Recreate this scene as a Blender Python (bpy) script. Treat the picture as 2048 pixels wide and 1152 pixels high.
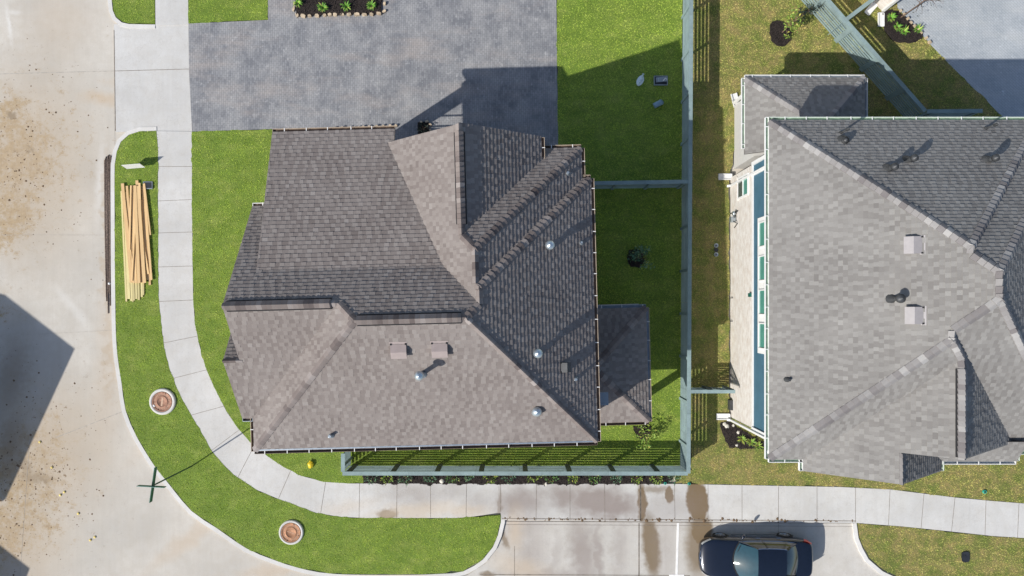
import bpy, math, random
import numpy as np
from mathutils import Vector, Matrix
from mathutils.geometry import tessellate_polygon

for _o in list(bpy.data.objects):
    bpy.data.objects.remove(_o)
SC = bpy.context.scene
COL = SC.collection
R = math.radians
rnd = random.Random(7)
nrg = np.random.default_rng(11)

# ------------------------------------------------------------------ camera
H = 34.0                    # flying height of the camera, metres
W_GROUND = 47.0             # width of ground in view
S = 2048.0 / W_GROUND       # ground units per metre
NX, NY = 1024.0, 612.0      # where the plumb line meets the picture
cam_d = bpy.data.cameras.new('camera')
cam = bpy.data.objects.new('camera', cam_d)
COL.objects.link(cam)
cam.location = (0, 0, H)
cam_d.sensor_width = 36.0
cam_d.lens = 36.0 * H / W_GROUND
cam_d.shift_y = (NY - 576.0) / 2048.0
cam_d.clip_start = 0.5
cam_d.clip_end = 3000
SC.camera = cam

# ------------------------------------------------------------------ light
SUN = Vector((0.998, 0.654, -1.0)).normalized()   # the way the light travels
el = math.asin(-SUN.z)
az = math.atan2(-SUN.x, -SUN.y)
w = bpy.data.worlds.new('World')
SC.world = w
w.use_nodes = True
wn = w.node_tree
sky = wn.nodes.new('ShaderNodeTexSky')
sky.sky_type = 'NISHITA'
sky.sun_disc = False
sky.sun_elevation = el
sky.sun_rotation = az % (2 * math.pi)
bg = wn.nodes['Background']
wn.links.new(sky.outputs[0], bg.inputs[0])
bg.inputs[1].default_value = 0.12
sd = bpy.data.lights.new('sun', 'SUN')
sd.energy = 4.5
sd.angle = R(0.5)
sd.color = (1.0, 0.955, 0.88)
sun = bpy.data.objects.new('sun', sd)
COL.objects.link(sun)
sun.rotation_euler = SUN.to_track_quat('-Z', 'Y').to_euler()
sun.location = (-20, -14, 40)
SC.view_settings.view_transform = 'Standard'
SC.view_settings.look = 'None'
SC.view_settings.exposure = 0.12
SC.view_settings.gamma = 1.0

GZ = 0.13                   # lawn level above the street


def P(px, py, z=GZ):
    k = (1 - z / H) / S
    return Vector(((px - NX) * k, -(py - NY) * k, z))


def G(gx, gy, z=0.0):       # plan units (1/S metre) from the plumb point, y southwards
    return Vector((gx / S, -gy / S, z))


# ------------------------------------------------------------------ object helpers
def tag(o, label=None, cat=None, group=None, kind=None):
    if label: o['label'] = label
    if cat: o['category'] = cat
    if group: o['group'] = group
    if kind: o['kind'] = kind
    return o


def root_loc(p):
    v = Vector((0, 0, 0))
    while p is not None:
        v += p.location
        p = p.parent
    return v


def thing(name, loc, label, cat, group=None):
    o = bpy.data.objects.new(name, None)
    COL.objects.link(o)
    o.location = loc
    o.empty_display_size = 0.2
    return tag(o, label, cat, group)


class MB:
    """collects verts and faces for one mesh"""
    def __init__(s):
        s.v, s.f, s.t, s.sm = [], [], [], []

    def face(s, pts, tint=0.5, smooth=False):
        b = len(s.v)
        s.v.extend([tuple(p) for p in pts])
        s.f.append(tuple(range(b, b + len(pts))))
        s.t.append(tint); s.sm.append(smooth)

    def grid(s, rows, tint=0.5, smooth=True, closed=False):
        b = len(s.v)
        n = len(rows[0])
        for r in rows: s.v.extend([tuple(p) for p in r])
        for i in range(len(rows) - 1):
            for j in range(n if closed else n - 1):
                j2 = (j + 1) % n
                s.f.append((b + i*n + j, b + i*n + j2, b + (i+1)*n + j2, b + (i+1)*n + j))
                s.t.append(tint); s.sm.append(smooth)

    def box(s, c, size, ax=None, tint=0.5):
        """c centre, size (x,y,z), ax = 3 axis vectors"""
        c = Vector(c)
        if ax is None: ax = (Vector((1,0,0)), Vector((0,1,0)), Vector((0,0,1)))
        X, Y, Z = [Vector(a) * (d / 2) for a, d in zip(ax, size)]
        b = len(s.v)
        for sx, sy, sz in ((-1,-1,-1),(1,-1,-1),(1,1,-1),(-1,1,-1),(-1,-1,1),(1,-1,1),(1,1,1),(-1,1,1)):
            s.v.append(tuple(c + X*sx + Y*sy + Z*sz))
        for f in ((3,2,1,0),(4,5,6,7),(0,1,5,4),(1,2,6,5),(2,3,7,6),(3,0,4,7)):
            s.f.append(tuple(b + i for i in f)); s.t.append(tint); s.sm.append(False)

    def bar(s, p0, p1, wd, ht, up=(0,0,1), tint=0.5):
        p0, p1 = Vector(p0), Vector(p1)
        d = p1 - p0
        L = d.length
        d.normalize()
        sd_ = d.cross(Vector(up))
        if sd_.length < 1e-6: sd_ = d.cross(Vector((1,0,0)))
        sd_.normalize()
        u = sd_.cross(d)
        s.box((p0 + p1) / 2, (L, wd, ht), (d, sd_, u), tint)

    def prism(s, poly, z0, z1, tint=0.5):
        n = len(poly)
        a = sum(poly[i][0]*poly[(i+1)%n][1] - poly[(i+1)%n][0]*poly[i][1] for i in range(n))
        if a < 0: poly = poly[::-1]
        b = len(s.v)
        for p in poly: s.v.append((p[0], p[1], z1))
        for p in poly: s.v.append((p[0], p[1], z0))
        tri = tessellate_polygon([[Vector((p[0], p[1], 0)) for p in poly]])
        for t in tri:
            q = [poly[i] for i in t]
            ar = (q[1][0]-q[0][0])*(q[2][1]-q[0][1]) - (q[2][0]-q[0][0])*(q[1][1]-q[0][1])
            t = t if ar > 0 else t[::-1]
            s.f.append(tuple(b + i for i in t)); s.t.append(tint); s.sm.append(False)
        for i in range(n):
            j = (i + 1) % n
            s.f.append((b+n+i, b+n+j, b+j, b+i)); s.t.append(tint); s.sm.append(False)

    def tube(s, pts, r, n=8, cap=True, tint=0.5, smooth=True):
        pts = [Vector(p) for p in pts]
        rs = r if isinstance(r, (list, tuple)) else [r] * len(pts)
        rows = []
        for i, p in enumerate(pts):
            d = (pts[min(i+1, len(pts)-1)] - pts[max(i-1, 0)]).normalized()
            a = d.cross(Vector((0,0,1)))
            if a.length < 1e-3: a = d.cross(Vector((0,1,0)))
            a.normalize(); b = d.cross(a)
            rows.append([p + (a*math.cos(2*math.pi*k/n) + b*math.sin(2*math.pi*k/n)) * rs[i] for k in range(n)])
        s.grid(rows, tint, smooth, True)
        if cap:
            s.face(rows[0][::-1], tint); s.face(rows[-1], tint)

    def lathe(s, c, prof, n=20, axis=Vector((0,0,1)), tint=0.5, smooth=True):
        c = Vector(c)
        a = axis.cross(Vector((0,1,0)))
        if a.length < 1e-3: a = axis.cross(Vector((1,0,0)))
        a.normalize(); b = axis.cross(a)
        rows = [[c + axis*h + (a*math.cos(2*math.pi*k/n) + b*math.sin(2*math.pi*k/n))*r for k in range(n)] for r, h in prof]
        s.grid(rows, tint, smooth, True)

    def build(s, name, mat, parent=None):
        o0 = root_loc(parent)
        me = bpy.data.meshes.new(name)
        v = np.array(s.v, dtype=float).reshape(-1, 3) - np.array(o0)
        me.from_pydata(v.tolist(), [], s.f)
        at = me.attributes.new('tint', 'FLOAT', 'FACE')
        at.data.foreach_set('value', np.array(s.t, dtype=np.float32))
        me.polygons.foreach_set('use_smooth', s.sm)
        for m in (mat if isinstance(mat, (list, tuple)) else [mat]): me.materials.append(m)
        me.update()
        o = bpy.data.objects.new(name, me)
        COL.objects.link(o)
        if parent is not None: o.parent = parent
        return o


# ------------------------------------------------------------------ materials
class NT:
    def __init__(s, name):
        s.m = bpy.data.materials.new(name)
        s.m.use_nodes = True
        s.t = s.m.node_tree
        s.b = s.t.nodes['Principled BSDF']
        s.pos = s.t.nodes.new('ShaderNodeNewGeometry').outputs['Position']

    def n(s, kind, **kw):
        nd = s.t.nodes.new('ShaderNode' + kind)
        for k, v in kw.items(): setattr(nd, k, v)
        return nd

    def l(s, a, b):
        if isinstance(a, (int, float)): b.default_value = a
        elif isinstance(a, tuple): b.default_value = a if len(a) == len(b.default_value) else (*a, 1)
        else: s.t.links.new(a, b)

    def noise(s, scale, detail=3, rough=0.55, vec=None, dist=0.0):
        nd = s.n('TexNoise')
        s.l(vec if vec is not None else s.pos, nd.inputs['Vector'])
        nd.inputs['Scale'].default_value = scale
        nd.inputs['Detail'].default_value = detail
        nd.inputs['Roughness'].default_value = rough
        nd.inputs['Distortion'].default_value = dist
        return nd.outputs['Fac']

    def rng(s, x, a, b, c=0.0, d=1.0, smooth=False):
        nd = s.n('MapRange', interpolation_type='SMOOTHSTEP' if smooth else 'LINEAR')
        s.l(x, nd.inputs[0])
        for i, v in enumerate((a, b, c, d)): nd.inputs[i+1].default_value = v
        return nd.outputs[0]

    def math(s, op, a, b=0.0):
        nd = s.n('Math', operation=op)
        s.l(a, nd.inputs[0]); s.l(b, nd.inputs[1])
        return nd.outputs[0]

    def mix(s, f, a, b, mode='MIX'):
        nd = s.n('Mix', data_type='RGBA', blend_type=mode)
        s.l(f, nd.inputs[0]); s.l(a, nd.inputs[6]); s.l(b, nd.inputs[7])
        return nd.outputs[2]

    def vmath(s, op, a, b):
        nd = s.n('VectorMath', operation=op)
        s.l(a, nd.inputs[0]); s.l(b, nd.inputs[1])
        return nd

    def scaled(s, v):       # position times a vector
        return s.vmath('MULTIPLY', s.pos, v).outputs[0]

    def rot(s, ang, sc=(1,1,1), loc=(0,0,0)):
        nd = s.n('Mapping')
        s.l(s.pos, nd.inputs['Vector'])
        nd.inputs['Rotation'].default_value = (0, 0, ang)
        nd.inputs['Scale'].default_value = sc
        nd.inputs['Location'].default_value = loc
        return nd.outputs[0]

    def attr(s, name='tint'):
        return s.n('Attribute', attribute_name=name).outputs['Fac']

    def out(s, color, rough=0.8, metal=0.0, spec=0.3, bump=None, bs=0.5, bd=0.02, coat=0.0):
        s.l(color, s.b.inputs['Base Color'])
        s.l(rough, s.b.inputs['Roughness'])
        s.b.inputs['Metallic'].default_value = metal
        s.b.inputs['Specular IOR Level'].default_value = spec
        s.b.inputs['Coat Weight'].default_value = coat
        if bump is not None:
            bn = s.n('Bump')
            bn.inputs['Strength'].default_value = bs
            bn.inputs['Distance'].default_value = bd
            s.l(bump, bn.inputs['Height'])
            s.l(bn.outputs[0], s.b.inputs['Normal'])
        return s.m


def plain(name, c, rough=0.6, metal=0.0, spec=0.4, var=0.18, sc=6.0, coat=0.0):
    t = NT(name)
    f = t.noise(sc, 4)
    a = tuple(x * (1 - var) for x in c); b = tuple(min(1, x * (1 + var)) for x in c)
    return t.out(t.mix(t.rng(f, .3, .7), a, b), rough, metal, spec, coat=coat)


def stain(t, col, c, blobs, amt=0.5, nscale=1.5):
    """real stains on a pavement: blobs = (px,py,rx_px,ry_px,rot_deg,soft,strength) blended to colour c"""
    nz = t.n('TexNoise'); t.l(t.pos, nz.inputs['Vector'])
    nz.inputs['Scale'].default_value = nscale; nz.inputs['Detail'].default_value = 5
    off = t.vmath('SUBTRACT', nz.outputs['Color'], (0.5, 0.5, 0.5)).outputs[0]
    off = t.vmath('MULTIPLY', off, (amt, amt, 0)).outputs[0]
    pw = t.vmath('ADD', t.pos, off).outputs[0]
    fac = None
    for (px, py, rx, ry, ro, soft, st) in blobs:
        q = P(px, py, 0)
        d = t.vmath('SUBTRACT', pw, (q.x, q.y, 0)).outputs[0]
        mp = t.n('Mapping', vector_type='TEXTURE')
        t.l(d, mp.inputs['Vector'])
        mp.inputs['Rotation'].default_value = (0, 0, R(-ro))
        mp.inputs['Scale'].default_value = (rx / S, ry / S, 1e6)
        ln = t.n('VectorMath', operation='LENGTH'); t.l(mp.outputs[0], ln.inputs[0])
        k = t.rng(ln.outputs['Value'], 1 - soft, 1 + soft, st, 0.0, True)
        fac = k if fac is None else t.math('MAXIMUM', fac, k)
    return t.mix(fac, col, c), fac


def concrete(name, base, dirt=None):
    t = NT(name)
    c = t.mix(t.rng(t.noise(0.35, 5), .35, .68), tuple(x*.86 for x in base), tuple(x*1.06 for x in base))
    c = t.mix(t.rng(t.noise(2.2, 6, .65), .4, .75, 0, .5), c, (base[0]*.80, base[1]*.76, base[2]*.70))
    c = t.mix(t.rng(t.noise(26, 3), .35, .75, 0, .35), c, tuple(x*.72 for x in base))
    # broom and traffic streaks
    st = t.noise(1.0, 4, .6, t.rot(0, (7.0, .35, 1)))
    c = t.mix(t.rng(st, .45, .8, 0, .22), c, tuple(x*.7 for x in base))
    if dirt: c = dirt(t, c)
    return t.out(c, .9, 0, .25, t.noise(60, 3), .25, .004)


def street_dirt(t, c):
    c, _ = stain(t, c, (.50, .37, .24), [(395, 60, 60, 90, 0, .9, .28), (205, 195, 32, 12, 10, .9, .55),
                 (300, 172, 70, 9, 8, .8, .45), (215, 720, 22, 180, 3, .9, .22), (310, 880, 60, 14, -40, .9, .20),
                 (120, 40, 60, 60, 0, 1, .25), (380, 1075, 90, 14, -40, .8, .35), (540, 1145, 50, 10, 0, .8, .4)], .9, 1.2)
    dirt = t.mix(t.rng(t.noise(5, 6, .75), .38, .62), (.45, .325, .17, 1), (.25, .155, .065, 1))
    dirt = t.mix(t.rng(t.noise(3.7, 6, .8), .55, .68, 0, .5), dirt, c)
    _, z1 = stain(t, (0, 0, 0, 1), (1, 1, 1), [(18, 230, 36, 60, 0, .7, 1), (38, 320, 72, 95, 20, .7, 1), (10, 430, 60, 80, 0, .7, 1),
                 (75, 425, 26, 20, 0, .8, .7), (30, 960, 78, 45, 60, .7, .95), (70, 900, 48, 40, 50, .8, .9),
                 (10, 1070, 50, 75, 20, .7, .95), (95, 860, 26, 34, 0, .8, .6), (5, 620, 30, 30, 0, .8, .5), (130, 930, 70, 24, 40, .9, .45), (40, 1010, 100, 120, 20, .8, .85), (95, 900, 60, 60, 30, .9, .7), (60, 330, 110, 150, 10, .9, .62)], 2.4, 1.1)
    crisp = t.rng(t.math('ADD', z1, t.math('MULTIPLY', t.math('SUBTRACT', t.noise(1.9, 10, .86), .5), 5.0)), .38, 1.25, 0, .95, True)
    c = t.mix(crisp, c, dirt)
    c = t.mix(t.math('MULTIPLY', z1, .30), c, (.42, .32, .20))
    c, _ = stain(t, c, (.14, .10, .06), [(50, 930, 18, 9, 60, .6, .7), (70, 955, 30, 9, 10, .7, .7), (85, 960, 8, 5, 0, .5, .8),
                 (22, 232, 9, 8, 0, .6, .8), (60, 300, 6, 5, 0, .6, .8), (20, 760, 35, 80, 10, .9, .55), (20, 880, 25, 60, 10, .9, .6)], .7, 4.0)
    c, _ = stain(t, c, (.80, .80, .78), [(18, 50, 4, 34, -8, .9, .35), (25, 25, 12, 4, 0, .9, .25), (200, 360, 7, 60, 4, .9, .3), (150, 620, 50, 8, 50, .9, .2)], .3, 3)
    c, _ = stain(t, c, (.44, .35, .25), [(60, 330, 100, 170, 0, .9, .55), (90, 900, 110, 120, 30, .9, .6), (40, 1080, 80, 90, 0, .9, .55), (216, 480, 8, 160, 0, .9, .5), (222, 720, 10, 90, 4, .9, .5)], 2.2, 2.2)
    # speckle of mud thrown by tyres over the left of the street
    sp = t.rng(t.noise(3.3, 6, .8), .60, .67)
    zone, _ = stain(t, (0, 0, 0, 1), (1, 1, 1), [(40, 330, 130, 230, 0, .8, 1), (60, 950, 170, 200, 30, .8, 1), (180, 820, 120, 120, 0, .9, .6)], 1.5, .8)
    c = t.mix(t.math('MULTIPLY', sp, zone), c, (.20, .13, .07))
    return c


def apron_dirt(t, c):
    c, _ = stain(t, c, (.165, .110, .052), [(1283, 1005, 9, 40, 0, .3, .95), (1302, 1090, 17, 64, -6, .35, .85), (1338, 988, 9, 18, 0, .2, .9),
                 (1393, 1000, 21, 44, -8, .15, .95), (1402, 1060, 22, 32, 0, .25, .9), (1395, 1090, 24, 62, 0, .45, .75), (1310, 978, 30, 7, 0, .6, .6),
                 (1008, 1075, 6, 22, -20, .5, .7), (975, 1148, 14, 6, 0, .5, .7), (776, 1027, 20, 11, 0, .35, .75), (1000, 1010, 4, 30, 0, .6, .5)], .35, 3.0)
    c, _ = stain(t, c, (.25, .205, .185), [(1040, 1003, 50, 30, 0, .8, .75), (1130, 990, 32, 26, 0, .8, .8), (1190, 1000, 60, 32, 0, .6, .85), (1230, 1012, 50, 26, 0, .7, .85), (1100, 1150, 80, 14, 0, .9, .5), (830, 985, 60, 22, 0, .9, .45),
                 (1165, 1110, 24, 70, -6, .8, .65), (1195, 1110, 10, 60, -4, .8, .6), (1060, 1110, 30, 50, 10, .9, .45), (1060, 985, 60, 15, 0, .8, .55), (1050, 1050, 40, 40, 0, .9, .4), (960, 1000, 30, 20, 0, .9, .35),
                 (1240, 1090, 14, 60, 0, .9, .35), (1110, 1120, 10, 50, 5, .9, .3), (900, 985, 40, 18, 0, .9, .35), (1330, 1090, 20, 60, 0, .9, .3), (1340,1010,60,30,0,.9,.35)], .9, 2.2)
    c, _ = stain(t, c, (.55, .44, .32), [(840, 1020, 90, 14, -4, .8, .5), (930, 1020, 40, 14, 0, .8, .5), (1040, 1135, 50, 20, 20, .9, .5), (1030, 1060, 14, 40, 0, .9, .5), (700, 1012, 50, 12, -10, .9, .3)], .6, 2.0)
    # tide marks and cracks: thin lines where a noise field crosses a level
    v = t.noise(1.3, 4, .6)
    ln = t.rng(t.math('ABSOLUTE', t.math('SUBTRACT', v, .5)), 0, .012, .14, 0)
    return t.mix(ln, c, (.22, .19, .17))


M = {}
M['street'] = concrete('street_concrete', (.57, .535, .48), street_dirt)
M['walk'] = concrete('sidewalk_concrete', (.60, .59, .57), apron_dirt)
M['walk_east'] = concrete('east_sidewalk_concrete', (.70, .69, .67))
M['apron'] = concrete('apron_concrete', (.565, .54, .50), apron_dirt)
M['kerb'] = concrete('kerb_concrete', (.68, .665, .64))
M['joint'] = plain('joint_filler', (.20, .17, .14), .9, var=.4)
M['joint_pale'] = plain('pale_joint', (.40, .37, .33), .9, var=.3)


def grass_mat(name, g1, g2, tan, k, base=False):
    t = NT(name)
    sod = t.noise(.9, 3, .6, t.rot(R(1.5), (.8, 2.2, 1), (5, 2, 0)))
    big = t.rng(t.noise(.55, 4, .6), .33, .68)
    c = t.mix(big, g1, g2)
    c = t.mix(t.rng(t.noise(2.4, 5, .7), .42, .64, 0, .62), c, tuple(x*.52 for x in g1))
    c = t.mix(t.rng(t.noise(1.1, 4, .7, t.rot(.6, (1, 1.4, 1), (3, 7, 0))), .50, .68, 0, .7), c, tuple(min(1, x*1.2) for x in tan))
    c = t.mix(t.rng(t.noise(15, 3, .7), .40, .60, 0, .62), c, tuple(x*.38 for x in g1))
    c = t.mix(t.rng(t.noise(21, 2, .6), .55, .68, 0, .6), c, tuple(min(1, x*1.5) for x in g2))
    c = t.mix(t.rng(sod, .38, .62, .6, 0), c, tuple(x*.52 for x in g1))
    c = t.mix(t.rng(t.noise(1.6, 5, .75), .50 - .16*k, .70 - .12*k, 0, min(1, .15 + k)), c, tan)
    if base:
        c = t.mix(t.rng(t.noise(30, 3, .7), .35, .65), tuple(x*.45 for x in g1), c)
    else:
        ri = t.n('NewGeometry').outputs['Random Per Island']
        c = t.mix(t.rng(ri, .0, 1, .0, .75), c, tuple(min(1, x*1.6) for x in g2))
        c = t.mix(t.rng(ri, .93, .97, 0, .7), c, (.45, .42, .16))
    return t.out(c, .75, 0, .25, t.noise(45, 4, .7), .8 if base else .0, .03)


M['lawn'] = grass_mat('green_turf_soil', (.235, .37, .05), (.345, .46, .07), (.45, .46, .14), .10, True)
M['grass'] = grass_mat('green_grass_blades', (.345, .555, .07), (.53, .70, .11), (.72, .72, .24), .14)
M['lawn_dry'] = grass_mat('dry_turf_soil', (.22, .28, .06), (.34, .34, .10), (.50, .33, .17), .56, True)
M['grass_dry'] = grass_mat('dry_grass_blades', (.30, .42, .085), (.54, .55, .15), (.78, .52, .26), .56)


def mulch_mat():
    t = NT('dark_mulch')
    c = t.mix(t.rng(t.noise(22, 4, .7), .35, .7), (.018, .015, .015), (.065, .052, .048))
    c = t.mix(t.rng(t.noise(40, 2), .62, .7), c, (.15, .11, .08))
    return t.out(c, .95, 0, .2, t.noise(30, 4, .7), 1.0, .06)


M['mulch'] = mulch_mat()


def paver_mat(name, c1, c2, c3, rot, warm):
    t = NT(name)
    vec = t.rot(rot)
    bt = t.n('TexBrick')
    t.l(vec, bt.inputs['Vector'])
    bt.offset = .5; bt.squash = 1.0
    bt.inputs['Scale'].default_value = 1.0
    bt.inputs['Brick Width'].default_value = .20
    bt.inputs['Row Height'].default_value = .098
    bt.inputs['Mortar Size'].default_value = .006
    bt.inputs['Mortar Smooth'].default_value = .3
    bt.inputs['Bias'].default_value = 0
    bt.inputs['Color1'].default_value = (0, 0, 0, 1); bt.inputs['Color2'].default_value = (1, 1, 1, 1)
    bt.inputs['Mortar'].default_value = (.5, .5, .5, 1)
    tone = t.n('SeparateColor'); t.l(bt.outputs['Color'], tone.inputs[0])
    c = t.mix(tone.outputs[0], c1, c2)
    c = t.mix(t.rng(t.noise(.9, 6, .72), .42, .66, 0, .75), c, c3)
    c = t.mix(t.rng(t.noise(.5, 5, .7, t.rot(.35, (.5, 1.6, 1))), .5, .72, 0, .6), c, warm)
    c = t.mix(t.rng(t.noise(5, 5, .75), .58, .75, 0, .6), c, tuple(min(1, x*1.5) for x in c3))
    c = t.mix(t.rng(bt.outputs['Fac'], 0, 1, 0, .5), c, tuple(x*.42 for x in c1))
    h = t.math('SUBTRACT', t.noise(50, 2), bt.outputs['Fac'])
    return t.out(c, .85, 0, .3, h, .5, .008)


M['paver'] = paver_mat('slate_pavers', (.165, .171, .188), (.245, .250, .264), (.375, .372, .372), R(1.5+90), (.40, .352, .32))
M['paver_pale'] = paver_mat('pale_pavers', (.33, .365, .40), (.38, .41, .44), (.48, .505, .53), R(42), (.53, .54, .53))


def shingle_mat(name, ramp):
    t = NT(name)
    a = t.attr()
    cr = t.n('ValToRGB')
    t.l(a, cr.inputs[0])
    e = cr.color_ramp.elements
    e[0].position = 0; e[0].color = (*ramp[0], 1)
    e[1].position = 1; e[1].color = (*ramp[-1], 1)
    for i, c in enumerate(ramp[1:-1]):
        x = e.new((i + 1) / (len(ramp) - 1)); x.color = (*c, 1)
    c = cr.outputs[0]
    c = t.mix(t.rng(t.noise(70, 3, .8), .35, .7, 0, .38), c, tuple(x*.45 for x in ramp[0]))
    c = t.mix(t.rng(t.noise(.6, 4), .4, .7, 0, .22), c, tuple(min(1, x*1.2) for x in ramp[-1]))
    return t.out(c, .92, 0, .22, t.noise(140, 2), .35, .004)


M['shingle'] = shingle_mat('brown_grey_shingles', [(.172, .146, .136), (.212, .183, .171), (.258, .228, .212), (.308, .280, .263)])
M['shingle_grey'] = shingle_mat('light_grey_shingles', [(.180, .170, .162), (.220, .210, .200), (.262, .253, .241), (.318, .309, .294)])
M['cap'] = shingle_mat('ridge_cap_shingles', [(.11, .088, .084), (.18, .15, .14), (.24, .205, .19), (.34, .305, .29)])
M['cap_grey'] = shingle_mat('grey_ridge_cap_shingles', [(.155, .14, .142), (.22, .207, .205), (.30, .29, .285), (.40, .39, .38)])


def brick_mat(name, c1, c2, mortar):
    t = NT(name)
    sx = t.n('SeparateXYZ'); t.l(t.pos, sx.inputs[0])
    cb = t.n('CombineXYZ')
    t.l(t.math('ADD', sx.outputs[0], sx.outputs[1]), cb.inputs[0]); t.l(sx.outputs[2], cb.inputs[1])
    bt = t.n('TexBrick'); t.l(cb.outputs[0], bt.inputs['Vector'])
    bt.inputs['Scale'].default_value = 1
    bt.inputs['Brick Width'].default_value = .24; bt.inputs['Row Height'].default_value = .085
    bt.inputs['Mortar Size'].default_value = .008
    bt.inputs['Color1'].default_value = (*c1, 1); bt.inputs['Color2'].default_value = (*c2, 1); bt.inputs['Mortar'].default_value = (*mortar, 1)
    c = t.mix(t.rng(t.noise(3, 4), .45, .7, 0, .4), bt.outputs['Color'], (c1[0]*.8, c1[1]*.7, c1[2]*.6))
    return t.out(c, .9, 0, .2, t.math('SUBTRACT', t.noise(40, 3), bt.outputs['Fac']), .5, .01)


M['brick_white'] = brick_mat('whitewashed_brick', (.60, .55, .50), (.74, .71, .67), (.70, .68, .65))
M['brick_tan'] = brick_mat('tan_brick', (.33, .25, .19), (.42, .33, .26), (.45, .42, .38))


def siding_mat(name, c):
    t = NT(name)
    sx = t.n('SeparateXYZ'); t.l(t.pos, sx.inputs[0])
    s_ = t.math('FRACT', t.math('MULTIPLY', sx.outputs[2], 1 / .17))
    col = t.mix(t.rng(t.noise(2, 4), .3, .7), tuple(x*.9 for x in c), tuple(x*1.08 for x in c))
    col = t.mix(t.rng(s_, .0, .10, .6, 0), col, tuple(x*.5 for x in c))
    return t.out(col, .6, 0, .35, s_, .4, .02)


M['siding_blue'] = siding_mat('slate_blue_siding', (.062, .150, .215))
M['siding_grey'] = siding_mat('pale_grey_siding', (.50, .49, .47))
M['stucco'] = plain('pale_render', (.56, .55, .53), .85, var=.06)
M['trim'] = plain('white_trim', (.80, .80, .79), .45, var=.04)
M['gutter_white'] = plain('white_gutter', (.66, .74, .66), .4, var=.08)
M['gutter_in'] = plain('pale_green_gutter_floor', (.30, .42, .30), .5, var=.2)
M['gutter_tan'] = plain('tan_gutter', (.42, .34, .26), .45, var=.15)
M['gutter_dark'] = plain('brown_fascia', (.12, .085, .065), .6, var=.2)
M['strap'] = plain('white_strap', (.75, .74, .72), .4, var=.05)
M['black'] = plain('black_slot', (.012, .012, .014), .8, var=.2)
M['vent_paint'] = plain('mauve_grey_vent_metal', (.33, .275, .262), .45, var=.06)
M['vent_paint_grey'] = plain('pale_grey_vent_metal', (.34, .32, .322), .5, var=.06)
M['galv'] = plain('galvanised_metal', (.50, .56, .60), .32, .75, .5, var=.15, sc=14)
M['lead'] = plain('lead_grey_pipe', (.065, .068, .072), .5, .3, var=.2)
M['flash'] = plain('flashing_metal', (.30, .345, .38), .5, .4, var=.15)


def fence_mat(name, c):
    t = NT(name)
    f = t.noise(2.0, 5, .65)
    col = t.mix(t.rng(f, .3, .7), tuple(x*.80 for x in c), tuple(x*1.15 for x in c))
    col = t.mix(t.rng(t.noise(14, 4, .7), .5, .75, 0, .4), col, tuple(x*.6 for x in c))
    col = t.mix(t.rng(t.attr(), 0, 1, .22, 0), col, (.10, .11, .105))
    return t.out(col, .75, 0, .25, t.noise(30, 3), .3, .006)


M['fence'] = fence_mat('teal_grey_stained_wood', (.255, .345, .352))
M['post'] = fence_mat('dark_stained_post', (.10, .125, .120))


def wood_mat(name, c):
    t = NT(name)
    a = t.attr()
    col = t.mix(a, tuple(x*.78 for x in c), tuple(min(1, x*1.15) for x in c))
    g = t.noise(4, 5, .65, t.rot(R(-4), (12, .5, 4)))
    col = t.mix(t.rng(g, .4, .75, 0, .5), col, (c[0]*.62, c[1]*.5, c[2]*.4))
    return t.out(col, .7, 0, .3, g, .2, .004)


M['pine'] = wood_mat('fresh_pine', (.76, .53, .27))
M['pine_green'] = wood_mat('treated_pine', (.64, .56, .28))
M['rust'] = plain('dark_rusty_steel', (.17, .125, .10), .7, .1, var=.6, sc=20)
M['iron'] = plain('rusted_cast_iron', (.34, .185, .125), .7, .15, var=.28, sc=10)
M['iron2'] = plain('orange_rusted_cast_iron', (.40, .205, .115), .7, .15, var=.3, sc=8)
M['letter'] = plain('worn_raised_iron', (.47, .32, .225), .6, .2, var=.25, sc=20)
M['sign_green'] = plain('green_sign_metal', (.012, .115, .085), .4, .1, var=.1)
M['green_pole'] = plain('dark_green_pole', (.02, .07, .055), .4, .2, var=.1)
M['yellow'] = plain('yellow_plastic', (.72, .52, .02), .45, var=.12)
M['pale_yellow'] = plain('pale_yellow_plastic', (.70, .55, .17), .5, var=.2)
M['black_plastic'] = plain('black_plastic', (.025, .028, .034), .45, var=.3)
M['blue_grey'] = plain('blue_grey_plastic', (.22, .33, .42), .45, var=.12)
M['pale_plastic'] = plain('crumpled_clear_plastic', (.58, .68, .72), .35, var=.2, sc=12)
M['white_paint'] = plain('white_road_paint', (.78, .77, .75), .7, var=.08)
M['white'] = plain('white_plastic', (.74, .74, .73), .45, var=.06)
M['rock'] = plain('tan_edging_stone', (.50, .40, .28), .9, var=.35, sc=5)
M['pale_rock'] = plain('pale_stone', (.62, .58, .50), .9, var=.2, sc=9)
M['mud'] = plain('dried_mud', (.15, .10, .06), .95, var=.5, sc=8)
M['sprinkler'] = plain('green_valve_plastic', (.02, .30, .22), .5, var=.15)
M['bark'] = plain('grey_brown_twigs', (.15, .10, .07), .9, var=.3)


def leaf_mat(name, a, b, c):
    t = NT(name)
    ri = t.n('NewGeometry').outputs['Random Per Island']
    col = t.mix(t.rng(ri, 0, .8), a, b)
    col = t.mix(t.rng(ri, .86, .9), col, c)
    return t.out(col, .55, 0, .35)


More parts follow.
